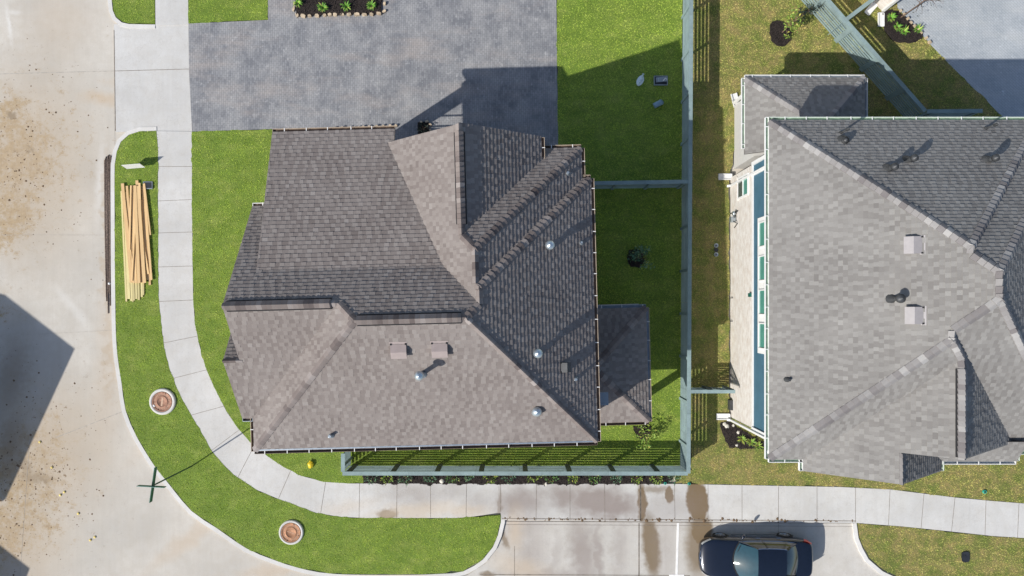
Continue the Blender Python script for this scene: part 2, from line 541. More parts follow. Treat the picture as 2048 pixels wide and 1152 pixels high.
M['leaf'] = leaf_mat('shrub_leaves', (.05, .14, .035), (.14, .27, .07), (.42, .38, .09))
M['leaf_blue'] = leaf_mat('blue_green_leaves', (.05, .14, .075), (.15, .26, .15), (.36, .42, .16))
M['leaf_yellow'] = leaf_mat('yellow_green_leaves', (.12, .24, .035), (.30, .40, .07), (.46, .42, .10))
M['leaf_dark'] = leaf_mat('dark_plum_leaves', (.012, .022, .018), (.03, .05, .035), (.05, .04, .03))
M['leaf_bright'] = leaf_mat('bright_strap_leaves', (.09, .26, .03), (.22, .44, .06), (.45, .5, .12))

M['paint_navy'] = plain('dark_navy_car_paint', (.006, .010, .022), .22, .25, .5, var=.1, coat=1.0)
M['car_dark'] = plain('black_car_plastic', (.02, .02, .022), .55, var=.1)
M['car_glass'] = plain('tinted_car_glass', (.010, .022, .028), .04, 0, .8, var=.05, coat=1.0)
M['windshield'] = plain('windscreen_glass', (.020, .062, .078), .045, 0, .8, var=.1, coat=1.0)
M['chrome'] = plain('chrome', (.65, .66, .68), .12, 1.0, .5, var=.03)
M['rim'] = plain('alloy_rim', (.50, .50, .50), .3, .85, .5, var=.08)
M['tyre'] = plain('tyre_rubber', (.018, .018, .018), .85, var=.2)
M['lamp_red'] = plain('red_lamp_lens', (.55, .02, .02), .2, 0, .5, var=.1, coat=.6)
M['lamp_clear'] = plain('clear_lamp_lens', (.55, .57, .58), .1, .3, .6, var=.1, coat=1.0)


def glass_mat(name, c):
    t = NT(name)
    col = t.mix(t.rng(t.noise(1.2, 3), .35, .65), tuple(x*.85 for x in c), c)
    return t.out(col, .12, 0, .6, coat=.5)


M['glass_teal'] = glass_mat('teal_window_glass', (.10, .345, .285))
M['glass_dark'] = glass_mat('grey_window_glass', (.10, .125, .12))
# ================================================================== the ground
def px_poly(pts, z=GZ): return [P(x, y, z) for x, y in pts]


def ragged(poly, amp=.018, step=.22, seed=1, skip=None):
    """break the outline of a lawn into short uneven steps"""
    r = random.Random(seed)
    out = []
    n = len(poly)
    for i in range(n):
        a, b = Vector(poly[i][:2]), Vector(poly[(i+1) % n][:2])
        L = (b - a).length
        k = max(1, int(L / step))
        nn = Vector((-(b-a).y, (b-a).x)).normalized() if L > 0 else Vector((0, 0))
        for j in range(k):
            p = a.lerp(b, j / k)
            if 0 < j: p = p + nn * r.gauss(0, amp)
            out.append((p.x, p.y))
    return out


def slab(name, poly, z0, z1, mat, kind='structure'):
    m = MB(); m.prism([(p[0], p[1]) for p in poly], z0, z1)
    return tag(m.build(name, mat), kind=kind)


m = MB(); m.face([(-900, -900, -.30), (900, -900, -.30), (900, 900, -.30), (-900, 900, -.30)])
tag(m.build('ground', M['lawn_dry']), kind='structure')
slab('road', [(-70, -70), (70, -70), (70, 60), (-70, 60)], -.25, 0.0, M['street'])

# --- outlines, as seen in the photograph, taken down to the plane they lie in
KERB = [(222,-60),(224,0),(226,20),(232,34),(244,44),(258,47),(310,48)]
KERB2 = [(313,262),(280,263),(258,270),(242,284),(234,304),(230,330),(230,450),(231,590),(233,680),(238,730),(244,768),(252,821),(275,875),(312,935),
         (333,961),(383,1021),(433,1055),(493,1096),(545,1118),(597,1135),(667,1147),(800,1149),(880,1147),(926,1142),(966,1118),(985,1094),(995,1070),(1001,1044),(1001,1030)]
WALK_IN = [(313,262),(316,300),(316,420),(317,590),(322,644),(328,694),(338,734),(350,767),(362,794),(383,831),(423,901),(444,926),(467,949),(512,979),
           (557,998),(600,1014),(633,1026),(683,1034),(733,1036),(912,1036),(941,1034),(1001,1025)]
WALK_OUT = [(384,263),(384,417),(386,590),(389,637),(397,684),(410,731),(427,772),(453,823),(477,858),(500,884),(533,911),(567,934),(607,953),(650,964),
            (700,967),(727,967),(1360,968),(1680,974),(1781,979),(1910,995),(1985,1002),(2048,1007),(2200,1020)]
WALK_IN_E = [(1714,1046),(1806,1053),(1903,1063),(1985,1072),(2048,1076),(2200,1088)]

walk = px_poly(WALK_OUT) + px_poly([(2200,1088)] + WALK_IN_E[::-1][1:] + [(1003,1040)] + WALK_IN[::-1])
slab('sidewalk', walk, -.2, GZ, M['walk'])
slab('upper_sidewalk', px_poly([(310,-60),(375,-60),(377,49),(311,51)]), -.2, GZ, M['walk'])
slab('driveway_apron', px_poly([(228,48),(311,50),(377,48),(378,140),(384,263),(313,263),(280,263),(232,264)], .10), -.2, .10, M['walk'])
# lower car park that opens from the street
slab('car_park', px_poly([(1005,1043),(1716,1047),(1722,1085),(1742,1122),(1770,1144),(1800,1158),(1860,1175),(2300,1180),(2300,1500),(700,1500),(700,1175),(900,1158),(935,1150),(972,1126),(992,1098),(1001,1072)], .035), -.2, .035, M['apron'])


def strip(name, path, off0, off1, z0, z1, mat):
    """a kerb: ribbon between two offsets to the left of a path (plan vectors)"""
    pts = [Vector(p[:2]) for p in path]
    a, b = [], []
    for i, p in enumerate(pts):
        d = (pts[min(i+1, len(pts)-1)] - pts[max(i-1, 0)]).normalized()
        nrm = Vector((-d.y, d.x))
        a.append(p + nrm*off0); b.append(p + nrm*off1)
    m = MB()
    for i in range(len(pts) - 1):
        m.prism([a[i], a[i+1], b[i+1], b[i]], z0, z1)
    return tag(m.build(name, mat), kind='structure')


def dense(path, step=.5):
    """Catmull-Rom through the points so that curves stay round"""
    v = [Vector(p[:2]) for p in path]
    out = []
    for i in range(len(v) - 1):
        p0, p1, p2, p3 = v[max(i-1,0)], v[i], v[i+1], v[min(i+2,len(v)-1)]
        n = max(1, int((p2-p1).length / step))
        for k in range(n):
            t = k / n
            out.append(.5*((2*p1) + (p2-p0)*t + (2*p0-5*p1+4*p2-p3)*t*t + (3*p1-p0-3*p2+p3)*t**3))
    out.append(v[-1])
    return out


k1 = dense(px_poly(KERB)); k2 = dense(px_poly(KERB2))
strip('kerb', k1, -.02, -.20, -.2, GZ - .004, M['kerb'])
strip('kerb', k2, -.02, -.20, -.2, GZ - .004, M['kerb'])
KERB_E = [(1714,1046),(1718,1076),(1738,1118),(1766,1142),(1800,1158),(1850,1172),(2300,1175)]
k3 = dense(px_poly(KERB_E))
strip('kerb', k3, -.02, -.20, -.2, GZ - .004, M['kerb'])

# joints between slabs
jm = MB()
def joint(a, b, z, wd=.022, mm=None):
    (mm or jm).bar(P(*a, z + .002), P(*b, z + .002), wd, .006)
for a, b in [((316,333),(384,333)),((316,402),(384,399)),((316,466),(384,464)),((317,534),(386,532)),((318,603),(387,600)),((327,686),(396,672)),((345,757),(416,739)),
             ((383,830),(449,812)),((423,901),(478,860)),((475,956),(508,892)),((557,997),(581,942)),((641,1028),(651,965)),((718,1035),(719,967)),((793,1035),(794,967)),
             ((861,1035),(861,967)),((932,1034),(933,967)),((1001,1024),(1001,968)),((1072,1041),(1073,968)),((1140,1041),(1140,968)),((1210,1041),(1209,968)),((1281,1042),(1281,968)),
             ((1350,1042),(1349,969)),((1416,1043),(1416,970)),((1484,1043),(1484,971)),((1557,1044),(1557,973)),((1634,1045),(1634,974)),((1711,1045),(1711,975)),((1777,1050),(1780,980)),
             ((1842,1057),(1848,987)),((1903,1063),(1910,995)),((1970,1070),(1972,1001)),((2035,1075),(2038,1007))]:
    joint(a, b, GZ, .016)
joint((1004,1037),(1712,1042), GZ, .03)
joint((1281,1042),(1281,970), GZ, .06)
joint((228,142),(378,138), .10); joint((228,60),(231,262), .10, .03)
tag(jm.build('pavement_joint', M['joint']), kind='structure')
jm = MB()
joint((-80,150),(228,142), 0, .025); joint((110,876),(248,822), 0, .025); joint((228,60),(230,330), 0, .02); joint((-40,470),(228,470), 0, .012); joint((60,868),(40,1152), 0, .01)
joint((-60,676),(230,660), 0, .012)
tag(jm.build('road_joint', M['joint_pale']), kind='structure')
jm = MB()
joint((1278,1046),(1278,1300), .035, .05); joint((1029,1092),(1029,1250), .035, .02); joint((960,1149),(1380,1151), .035, .03); joint((1007,1049),(1708,1053), .035, .012)
joint((1557,1048),(1557,1300), .035, .012)
tag(jm.build('car_park_joint', M['joint']), kind='structure')
jm = MB()
jm.bar(P(1356,1046,.039), P(1353,1149,.039), .10, .008); jm.bar(P(1338,1152,.040), P(1368,1152,.040), .13, .008)
tag(jm.build('parking_line', M['white_paint']), kind='structure')

# pavers
slab('paver_driveway', px_poly([(377,47),(536,40),(536,-80),(1112,-80),(1113,20),(1114,130),(1117,310),(900,340),(545,300),(545,258),(384,263),(378,140)]), -.2, GZ + .004, M['paver'])
slab('paver_driveway_east', px_poly([(1785,-60),(1793,14),(1880,110),(2003,232),(2060,290),(2400,290),(2400,-60)]), -.2, GZ + .004, M['paver_pale'])

# lawns
def inpoly(x, y, poly):
    p = np.array([(q[0], q[1]) for q in poly])
    r = np.zeros(len(x), bool)
    j = len(p) - 1
    for i in range(len(p)):
        c = ((p[i,1] > y) != (p[j,1] > y)) & (x < (p[j,0]-p[i,0]) * (y-p[i,1]) / (p[j,1]-p[i,1] + 1e-12) + p[i,0])
        r ^= c; j = i
    return r


def grass(poly, mat, dens=330, hmin=.016, hmax=.044, holes=(), z=GZ):
    p = np.array([(q[0], q[1]) for q in poly])
    lo, hi = p.min(0), p.max(0)
    n = int((hi - lo).prod() * dens)
    xy = nrg.uniform(lo, hi, (n, 2))
    k = inpoly(xy[:,0], xy[:,1], poly)
    for h_ in holes: k &= ~inpoly(xy[:,0], xy[:,1], h_)
    xy = xy[k]; n = len(xy)
    nb = 4
    base = np.repeat(xy, nb, 0); N = n*nb
    hh = np.repeat(nrg.uniform(hmin, hmax, n), nb) * nrg.uniform(.7, 1.2, N)
    ang = nrg.uniform(0, 2*np.pi, N)
    d = np.stack([np.cos(ang), np.sin(ang)], 1); s_ = np.stack([-d[:,1], d[:,0]], 1)
    base = base + nrg.normal(0, .012, (N, 2))
    wd = nrg.uniform(.006, .013, N)[:, None]
    lean = (nrg.uniform(.2, 1.1, N) * hh)[:, None]
    v = np.zeros((N, 3, 3))
    v[:,0,:2] = base - s_*wd; v[:,1,:2] = base + s_*wd; v[:,2,:2] = base + d*lean
    v[:,0,2] = v[:,1,2] = z; v[:,2,2] = z + hh
    me = bpy.data.meshes.new('grass')
    me.vertices.add(N*3); me.vertices.foreach_set('co', v.reshape(-1))
    me.loops.add(N*3); me.loops.foreach_set('vertex_index', np.arange(N*3, dtype=np.int32))
    me.polygons.add(N); me.polygons.foreach_set('loop_start', np.arange(0, N*3, 3, dtype=np.int32))
    me.polygons.foreach_set('loop_total', np.full(N, 3, dtype=np.int32))
    me.materials.append(mat); me.update(); me.validate()
    o = bpy.data.objects.new('grass', me); COL.objects.link(o)
    tag(o, kind='stuff')
    return o


def lawn(pts, dry=False, seed=1, dens=330, holes=(), hidden=()):
    poly = ragged(px_poly(pts), seed=seed)
    slab('lawn', poly, -.22, GZ + .006, M['lawn_dry' if dry else 'lawn'])
    hp = [px_poly(h_) for h_ in holes]
    grass(poly, M['grass_dry' if dry else 'grass'], dens, holes=hp)


HOUSE_W = [(560,320),(840,330),(870,330),(1080,330),(1120,345),(1120,800),(1090,830),(640,830),(640,760),(620,760),(620,450),(560,450)]  # under the corner house
lawn([(310,-60),(310,47),(258,46),(245,43),(233,34),(227,20),(225,0),(223,-60)], seed=2)
lawn([(376,-60),(535,-60),(536,39),(377,47)], seed=3)
lawn(KERB2 + WALK_IN[::-1][1:-1], seed=4)
lawn(WALK_OUT[:16] + [(727,967),(727,936),(1380,932),(1372,700),(1366,200),(1363,-60),(1113,-60),(1114,130),(1117,300),(1110,330),(545,330),(545,259)], seed=5, holes=[HOUSE_W])
lawn([(1364,-60),(1790,-60),(1795,16),(1840,66),(1880,110),(2003,232),(2003,300),(1500,300),(1468,300),(1458,360),(1458,835),(1540,835),(1560,800),(1800,800),(2200,800),
      (2200,1019),(2048,1006),(1985,1001),(1910,994),(1781,978),(1680,973),(1352,967),(1352,940),(1384,940),(1374,700),(1368,200)], True, 6)
lawn([(1715,1047),(1806,1054),(1903,1064),(1985,1073),(2048,1077),(2200,1089),(2300,1174),(1850,1170),(1801,1156),(1768,1140),(1740,1117),(1720,1076)], True, 7)

# mulch beds
def bed(pts, seed, z=GZ + .05, mound=.0):
    poly = ragged(dense(px_poly(pts + pts[:1]), .3)[:-1] if mound else px_poly(pts), .03, .15, seed)
    o = slab('mulch_bed', poly, -.15, z, M['mulch'])
    p = np.array(poly); lo, hi = p.min(0), p.max(0)
    n = int((hi-lo).prod() * 260)
    xy = nrg.uniform(lo, hi, (n, 2)); xy = xy[inpoly(xy[:,0], xy[:,1], poly)]
    mm = MB()
    for x, y in xy:
        a = rnd.uniform(0, 6.3); c_, s_ = math.cos(a), math.sin(a)
        L, wd = rnd.uniform(.02, .06), rnd.uniform(.008, .02)
        zz = z + rnd.uniform(.004, .03); t = rnd.uniform(-.02, .02)
        mm.face([(x-c_*L+s_*wd, y-s_*L-c_*wd, zz-t), (x+c_*L+s_*wd, y+s_*L-c_*wd, zz+t), (x+c_*L-s_*wd, y+s_*L+c_*wd, zz+t), (x-c_*L-s_*wd, y-s_*L+c_*wd, zz-t)])
    tag(mm.build('mulch', M['mulch']), kind='stuff')
    return o


bed([(727,938),(1335,938),(1352,945),(1345,958),(1335,967),(1100,968),(727,967)], 11)
bed([(590,-60),(763,-60),(763,28),(594,32)], 12, GZ + .10)
bed([(1764,22),(1796,22),(1845,68),(1843,78),(1825,86),(1800,86),(1782,79),(1770,64)], 13)
bed([(1542,46),(1556,42),(1572,48),(1584,62),(1582,80),(1570,92),(1554,92),(1542,82),(1538,66)], 14)
bed([(1440,846),(1456,842),(1500,870),(1530,885),(1530,897),(1500,897),(1458,895),(1445,868)], 15)
bed([(1258,500),(1274,498),(1286,506),(1288,522),(1278,536),(1262,534),(1254,518)], 16)
bed([(1266,852),(1300,852),(1302,862),(1290,882),(1274,876)], 17)
bed([(836,246),(858,246),(858,272),(836,272)], 18, GZ + .10)

# clods of mud on the street
cm = MB()
def clod(x, y, r, z=0.0, mm=None, h=.35):
    mm = mm or cm
    n = 6; a0 = rnd.uniform(0, 6.3)
    rows = []
    for rr, zz in ((1, 0), (.8, .55*h), (.35, h)):
        rows.append([(x + r*rr*math.cos(a0+k*6.283/n)*rnd.uniform(.7, 1.3), y + r*rr*math.sin(a0+k*6.283/n)*rnd.uniform(.7, 1.3), z + zz*r*rnd.uniform(.8, 1.1)) for k in range(n)])
    mm.grid(rows, .5, True, True); mm.face(rows[-1])
for cx, cy, sx, sy, n in ((45,320,50,100,260),(50,950,55,45,260),(120,880,60,80,70),(20,1070,35,55,120),(150,300,70,120,50),(150,1000,80,80,40),(30,800,40,90,60),(200,600,20,200,20)):
    for _ in range(n):
        px_, py_ = rnd.gauss(cx, sx), rnd.gauss(cy, sy)
        if px_ > 222 or px_ < -10: continue
        q = P(px_, py_, 0)
        clod(q.x, q.y, min(.055, rnd.lognormvariate(math.log(.017), .5)))
for _ in range(150):                      # litter caught in the long pavement joint
    x = rnd.uniform(1010, 1710); q = P(x, 1037 + (x-1004)/708*5 + rnd.gauss(0, 1.6))
    clod(q.x, q.y, rnd.lognormvariate(math.log(.028), .5), GZ)
tag(cm.build('mud_clods', M['mud']), kind='stuff')
# ================================================================== houses
ZE = 6.8                    # main eaves of both houses


class Pl:
    """roof plane z = z0 + k*(distance in from the eave), in plan units"""
    def __init__(s, axis, e, k, z0=ZE):
        s.k, s.z0, s.axis, s.e = k, z0, axis, e
        # axis: which way the slope falls: 'N','S','E','W'
        if axis == 'N': s.a, s.b, s.c = 0, k, z0 - k*e
        if axis == 'S': s.a, s.b, s.c = 0, -k, z0 + k*e
        if axis == 'W': s.a, s.b, s.c = k, 0, z0 - k*e
        if axis == 'E': s.a, s.b, s.c = -k, 0, z0 + k*e

    def z(s, x, y): return s.a*x + s.b*y + s.c


def meet(p, q, r):
    A = np.array([[p.a, p.b, -1], [q.a, q.b, -1], [r.a, r.b, -1]], float)
    x, y, z = np.linalg.solve(A, [-p.c, -q.c, -r.c])
    return (x, y)


def clip(poly, axis, val, keep_hi):
    out = []
    n = len(poly)
    for i in range(n):
        a, b = poly[i], poly[(i+1) % n]
        da, db = a[axis] - val, b[axis] - val
        if not keep_hi: da, db = -da, -db
        if da >= 0: out.append(a)
        if (da > 1e-9 and db < -1e-9) or (da < -1e-9 and db > 1e-9):
            t = da / (da - db)
            out.append((a[0] + (b[0]-a[0])*t, a[1] + (b[1]-a[1])*t))
    return out


def roof_slope(parent, pts, mat, seed, expo=.162, name='roof_slope', thick=.16):
    """one roof plane covered in real overlapping shingles; pts = world points"""
    r = random.Random(seed)
    pts = [Vector(p) for p in pts]
    n = Vector((0, 0, 0))
    for i in range(len(pts)):
        a, b = pts[i], pts[(i+1) % len(pts)]
        n += a.cross(b)
    n.normalize()
    if n.z < 0: n = -n
    U = Vector((-n.y, n.x, 0)).normalized()
    V = n.cross(U)
    if V.z < 0: V = -V; U = -U
    O = sum(pts, Vector()) / len(pts)
    uv = [((p-O).dot(U), (p-O).dot(V)) for p in pts]
    tris = tessellate_polygon([[Vector((a, b, 0)) for a, b in uv]])
    tris = [[uv[i] for i in t] for t in tris]
    vmin = min(v for u, v in uv); vmax = max(v for u, v in uv)
    mb = MB()
    def W(u, v, h): return O + U*u + V*v + n*h
    k = 0
    v0 = vmin - .02
    while v0 < vmax:
        v1 = v0 + expo
        segs = []
        for t in tris:
            q = clip(clip(t, 1, v0, True), 1, v1, False)
            if len(q) >= 3: segs.append(q)
        if segs:
            ulo = min(p[0] for q in segs for p in q); uhi = max(p[0] for q in segs for p in q)
            u = ulo - r.uniform(0, .3)
            big = r.random() < .5
            while u < uhi:
                big = not big
                u2 = u + (r.uniform(.13, .20) if big else r.uniform(.10, .26))
                th = .031 if big else .024
                th *= r.uniform(.9, 1.12)
                tint = min(1, max(0, (r.gauss(.32, .11) if not big else r.gauss(.68, .11))))
                for q in segs:
                    c = clip(clip(q, 0, u, True), 0, u2, False)
                    if len(c) < 3: continue
                    hgt = [th + (.002 - th) * (v - v0) / expo for _, v in c]
                    top = [W(a, b, h) for (a, b), h in zip(c, hgt)]
                    ar = sum(c[i][0]*c[(i+1)%len(c)][1] - c[(i+1)%len(c)][0]*c[i][1] for i in range(len(c)))
                    if abs(ar) < 1e-6: continue
                    mb.face(top if ar > 0 else top[::-1], tint)
                    for i in range(len(c)):
                        j = (i + 1) % len(c)
                        low = abs(c[i][1]-v0) < 1e-6 and abs(c[j][1]-v0) < 1e-6
                        sd_ = (abs(c[i][0]-u) < 1e-6 and abs(c[j][0]-u) < 1e-6) or (abs(c[i][0]-u2) < 1e-6 and abs(c[j][0]-u2) < 1e-6)
                        if low or sd_:
                            mb.face([W(*c[i], -.002), W(*c[j], -.002), top[j], top[i]] if ar > 0 else [W(*c[j], -.002), W(*c[i], -.002), top[i], top[j]], tint*.6)
                u = u2
        v0 = v1; k += 1
    # the deck below the shingles
    lo = [p - Vector((0, 0, thick)) for p in pts]
    for t in tessellate_polygon([[Vector((a, b, 0)) for a, b in uv]]):
        q = [pts[i] - n*.004 for i in t]
        nn = (q[1]-q[0]).cross(q[2]-q[0])
        mb.face(q if nn.z > 0 else q[::-1], .1)
        q = [lo[i] for i in t]
        mb.face(q[::-1] if nn.z > 0 else q, .1)
    for i in range(len(pts)):
        j = (i+1) % len(pts)
        mb.face([lo[i], lo[j], pts[j] - n*.004, pts[i] - n*.004], .15)
    return mb.build(name, mat, parent)


def ridge_cap(parent, a, b, sl, sr, mat, seed, wd=.165, lift=.05, step=.23, name='ridge_cap', raised=False, double=False):
    """row of bent cap shingles from a (low) to b (high); sl, sr: down-slope fall vectors of the two planes"""
    r = random.Random(seed)
    a, b = Vector(a), Vector(b)
    d = b - a; L = d.length; d.normalize()
    mb = MB()
    def wing(fall):
        f = Vector(fall)                       # horizontal direction and drop
        w_ = f - d * f.dot(d)
        return w_.normalized()
    wl, wr = wing(sl), wing(sr)
    up = Vector((0, 0, 1))
    s0 = 0.0
    while s0 < L:
        s1 = min(L, s0 + step + .03)
        tint = min(1, max(0, r.gauss(.48, .26)))
        h0 = lift + r.uniform(.030, .042); h1 = lift - .012
        rows = []
        for s_, h in ((s0, h0), (s1, h1)):
            c = a + d*s_
            rows.append([c + wl*wd + up*(h - (.012 if not raised else 0)), c + wl*wd*.45 + up*(h + .006), c + up*(h + .012), c + wr*wd*.45 + up*(h + .006), c + wr*wd + up*(h - (.012 if not raised else 0))])
        for j in range(4):
            q = [rows[0][j], rows[0][j+1], rows[1][j+1], rows[1][j]]
            nn = (q[1]-q[0]).cross(q[2]-q[0])
            mb.face(q if nn.z > 0 else q[::-1], tint)
        # the butt end and the two side drops
        f0 = rows[0]
        mb.face(f0 + [p - up*.03 for p in f0[::-1]], tint*.5)
        for e in (0, 4):
            mb.face([rows[0][e], rows[1][e], rows[1][e] - up*(.028 if not raised else lift*.35), rows[0][e] - up*(.028 if not raised else lift*.35)], tint*.6)
        s0 += step
    return mb.build(name, mat, parent)


def ridge_vent(parent, a, b, sl, sr, mat, seed, wd=.19, lift=.105):
    o = ridge_cap(parent, a, b, sl, sr, mat, seed, wd, lift, .17, 'ridge_vent', True)
    a, b = Vector(a), Vector(b)
    d = (b-a).normalized()
    mb = MB()
    for f in (sl, sr):
        w_ = Vector(f) - d*Vector(f).dot(d); w_.normalize()
        p, q = a + w_*(wd*.93), b + w_*(wd*.93)
        z0, z1 = Vector((0,0,.0)), Vector((0,0,lift*.85))
        mb.face([p+z0, q+z0, q+z1, p+z1])
        e0, e1 = w_*(wd*.05), w_*(wd*.05 + .055)
        up_ = Vector((0, 0, .055))
        mb.face([p+e0+up_, q+e0+up_, q+e1+up_, p+e1+up_])  # flat black strip on the roof, painting the shadow gap beside the vent
    for e, s_ in ((a, 1), (b, -1)):
        wl = Vector(sl); wr = Vector(sr)
        wl = (wl - d*wl.dot(d)).normalized(); wr = (wr - d*wr.dot(d)).normalized()
        mb.face([e+wl*wd*.9, e+wr*wd*.9, e+wr*wd*.9+Vector((0,0,lift*.8)), e+Vector((0,0,lift)), e+wl*wd*.9+Vector((0,0,lift*.8))])
    mb.build('vent_slot_shade', M['black'], o)
    return o


def gutter(parent, a, b, outn, m_out, m_in, strap, sp=.82, wd=.125, ht=.12, seed=0):
    """open gutter along an eave; outn = unit vector away from the house"""
    r = random.Random(seed)
    a, b, o = Vector(a), Vector(b), Vector(outn).normalized()
    d = (b-a); L = d.length; d.normalize()
    z = Vector((0,0,1))
    a = a - z*.02; b = b - z*.02
    mb = MB()
    mb.bar(a + o*wd - z*ht*.5, b + o*wd - z*ht*.5, .018, ht)           # outer lip
    mb.bar(a + o*.004 - z*ht*.5, b + o*.004 - z*ht*.5, .010, ht)      # back
    e = d*.006
    mb.bar(a + o*wd*.5 - z*ht*.5 - e, a + o*wd*.5 - z*ht*.5 + e, wd, ht)
    mb.bar(b + o*wd*.5 - z*ht*.5 - e, b + o*wd*.5 - z*ht*.5 + e, wd, ht)
    g = mb.build('gutter', m_out, parent)
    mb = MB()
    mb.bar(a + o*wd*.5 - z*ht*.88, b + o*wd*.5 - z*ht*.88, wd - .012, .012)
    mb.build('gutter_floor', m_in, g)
    s_ = .3 + r.uniform(0, .3)
    while s_ < L - .1:
        c = a + d*s_
        mb = MB()
        mb.bar(c - o*.02 + z*.006, c + o*(wd + .014) + z*.006, .028, .012)
        mb.build('gutter_strap', strap, g)
        s_ += sp * r.uniform(.93, 1.07)
    return g


def wall(parent, pts, z0, z1, mat, name='wall', thick=.2):
    """closed ring of walls in plan (world xy), real thickness inward is not seen"""
    m = MB(); m.prism([(p[0], p[1]) for p in pts], z0, z1)
    return m.build(name, mat, parent)


def flue(parent, base, h, r, mat, capr=None, name='flue', cap=True, collar=True, fm='flash'):
    base = Vector(base)
    m = MB()
    m.lathe(base, [(r*1.0, -.15), (r, h), (r*.9, h), (.001, h)], 14)
    f = m.build(name, mat, parent)
    if collar:
        m = MB(); m.lathe(base, [(r*2.4, -.10), (r*1.9, .03), (r*1.15, .10), (r*1.02, .22)], 14); m.build('flashing', M[fm], f)
    if cap:
        cr = capr or r*1.7
        m = MB(); m.lathe(base + Vector((0,0,h)), [(cr*.55, -.12), (cr*.98, -.10), (cr, -.02), (cr*.97, .01), (cr*.5, .06), (.001, .10)], 18)
        m.build('flue_cap', M['galv'] if mat is M['galv'] else mat, f)
    return f


def box_vent(parent, c, u, dn, mat, sz=.52):
    """slant-backed roof vent; u along the eave, dn down the slope (unit, in plane)"""
    c, u, dn = Vector(c), Vector(u).normalized(), Vector(dn).normalized()
    n = u.cross(dn)
    if n.z < 0: n = -n
    a, b, h = sz*.5, sz*.46, .22
    m = MB()
    top = [c - u*a - dn*b*.9 + n*.03, c + u*a - dn*b*.9 + n*.03, c + u*a - dn*b*.1 + n*h, c - u*a - dn*b*.1 + n*h]
    low = [c - u*a + dn*b*1.05 + n*(h-.01), c + u*a + dn*b*1.05 + n*(h-.01)]
    def f(q):
        nn = (q[1]-q[0]).cross(q[2]-q[0]); m.face(q if nn.dot(n) > 0 else q[::-1])
    f(top); f([top[3], top[2], low[1], low[0]])
    for s_, i, j, l in ((-1, 0, 3, 0), (1, 1, 2, 1)):
        g0 = c + u*a*s_ - dn*b*.9; g1 = c + u*a*s_ + dn*b*.95
        m.face([g0, g1, low[l] - n*.02, low[l], top[j], top[i]])
    m.face([low[0], low[1], low[1] - n*.05, low[0] - n*.05])
    o = m.build('roof_vent', mat, parent)
    m = MB(); m.box(c - dn*b*.95 + n*.012, (sz*1.12, .16, .012), (u, dn, n)); m.build('flange', mat, o)
    m = MB()
    for s_ in (-1, 1): m.box(c - dn*b*.93 + u*a*.93*s_ + n*.035, (.05, .06, .03), (u, dn, n))
    m.box(c + dn*b*.92 + n*.05, (sz*.9, .02, .09), (u, dn, n))
    m.build('vent_slot_shade', M['black'], o)
    return o


def window(parent, c, u, wd, ht, outn, glass, fr=.07, name='window', mull=None):
    c, u, o = Vector(c), Vector(u).normalized(), Vector(outn).normalized()
    z = Vector((0,0,1))
    m = MB()
    for s_ in (-1, 1):
        m.box(c + u*(wd/2 + fr/2)*s_ + o*.02, (fr, .07, ht), (u, o, z))
        m.box(c + z*(ht/2 + fr/2)*s_ + o*.02, (wd + 2*fr, .07, fr), (u, o, z))
    if mull == 'h': m.box(c + o*.02, (wd, .05, .05), (u, o, z))
    if mull == 'v': m.box(c + o*.02, (.05, .05, ht), (u, o, z))
    w_ = m.build(name, M['trim'], parent)
    m = MB(); m.box(c + o*.003, (wd, .02, ht), (u, o, z)); m.build('pane', glass, w_)
    return w_


# ------------------------------------------------------------------ the corner house (left)
PHI = R(1.5)
cP, sP = math.cos(PHI), math.sin(PHI)
def L_(a, b, z=0.0):        # house plan units to world
    gx = a*cP + b*sP
    gy = b*cP - a*sP
    return G(gx, gy, z)
def Lv(a, b): 
    v = L_(a, b) ; return Vector((v.x, v.y, 0)).normalized()
eR, eD = Lv(1, 0), Lv(0, 1)     # right and down (south) of the house

lh = thing('corner_house', L_(-140, 20, 0), 'large two storey house with brown grey shingle roof inside the curve of the pavement', 'house')
pS = Pl('S', 220.5, .0172); pN = Pl('N', -170, .01927); pE = Pl('E', 131, .01812); pW = Pl('W', -418, .0179)
pG = Pl('S', 168, .0172)            # south slope of the west gable
zk = pN.z(0, -62)
pL = Pl('N', -288, (zk - ZE) / (288 - 62))      # shallow slope to the driveway
pWf = Pl('W', -192.5, .02064, 6.97); pEf = Pl('E', 52.4, .0188, 7.2)
pN1 = Pl('N', -250, .0185); pE1 = Pl('E', 117, .0185); pN2 = Pl('N', -201, .0185)
X1, XB, XG, YR = -411, -436, -376, -264.5

A = meet(pS, pN, pW); B = meet(pS, pN, pE); C = meet(pWf, pE, pN); D = meet(pN, pW, pG)
H1 = meet(pWf, pE1, pN1); G1 = meet(pWf, pEf, pN1); V2 = meet(pWf, pE1, pN2); H2 = meet(pWf, pE, pN2)
SW, SE = (-418, 220.5), (131, 220.5)
V0 = (-418, 168)
yr = D[1]                                   # ridge line of the west gable
KE = meet(pWf, pN, pL); KW = (XG, KE[1])
VW = ((-192.5), -288 + (6.97 - ZE) / pL.k)  # where the front gable eave meets the shallow slope
ridx = (pEf.e*pEf.k + pEf.z0 - pWf.z0 + pWf.k*pWf.e) / (pEf.k + pWf.k)   # plan x of the front gable ridge
def on(p, q): return L_(q[0], q[1], p.z(*q))

sh = M['shingle']
k = 100
def LS(p, pts):
    global k
    k += 1
    return roof_slope(lh, [on(p, q) for q in pts], sh, k)

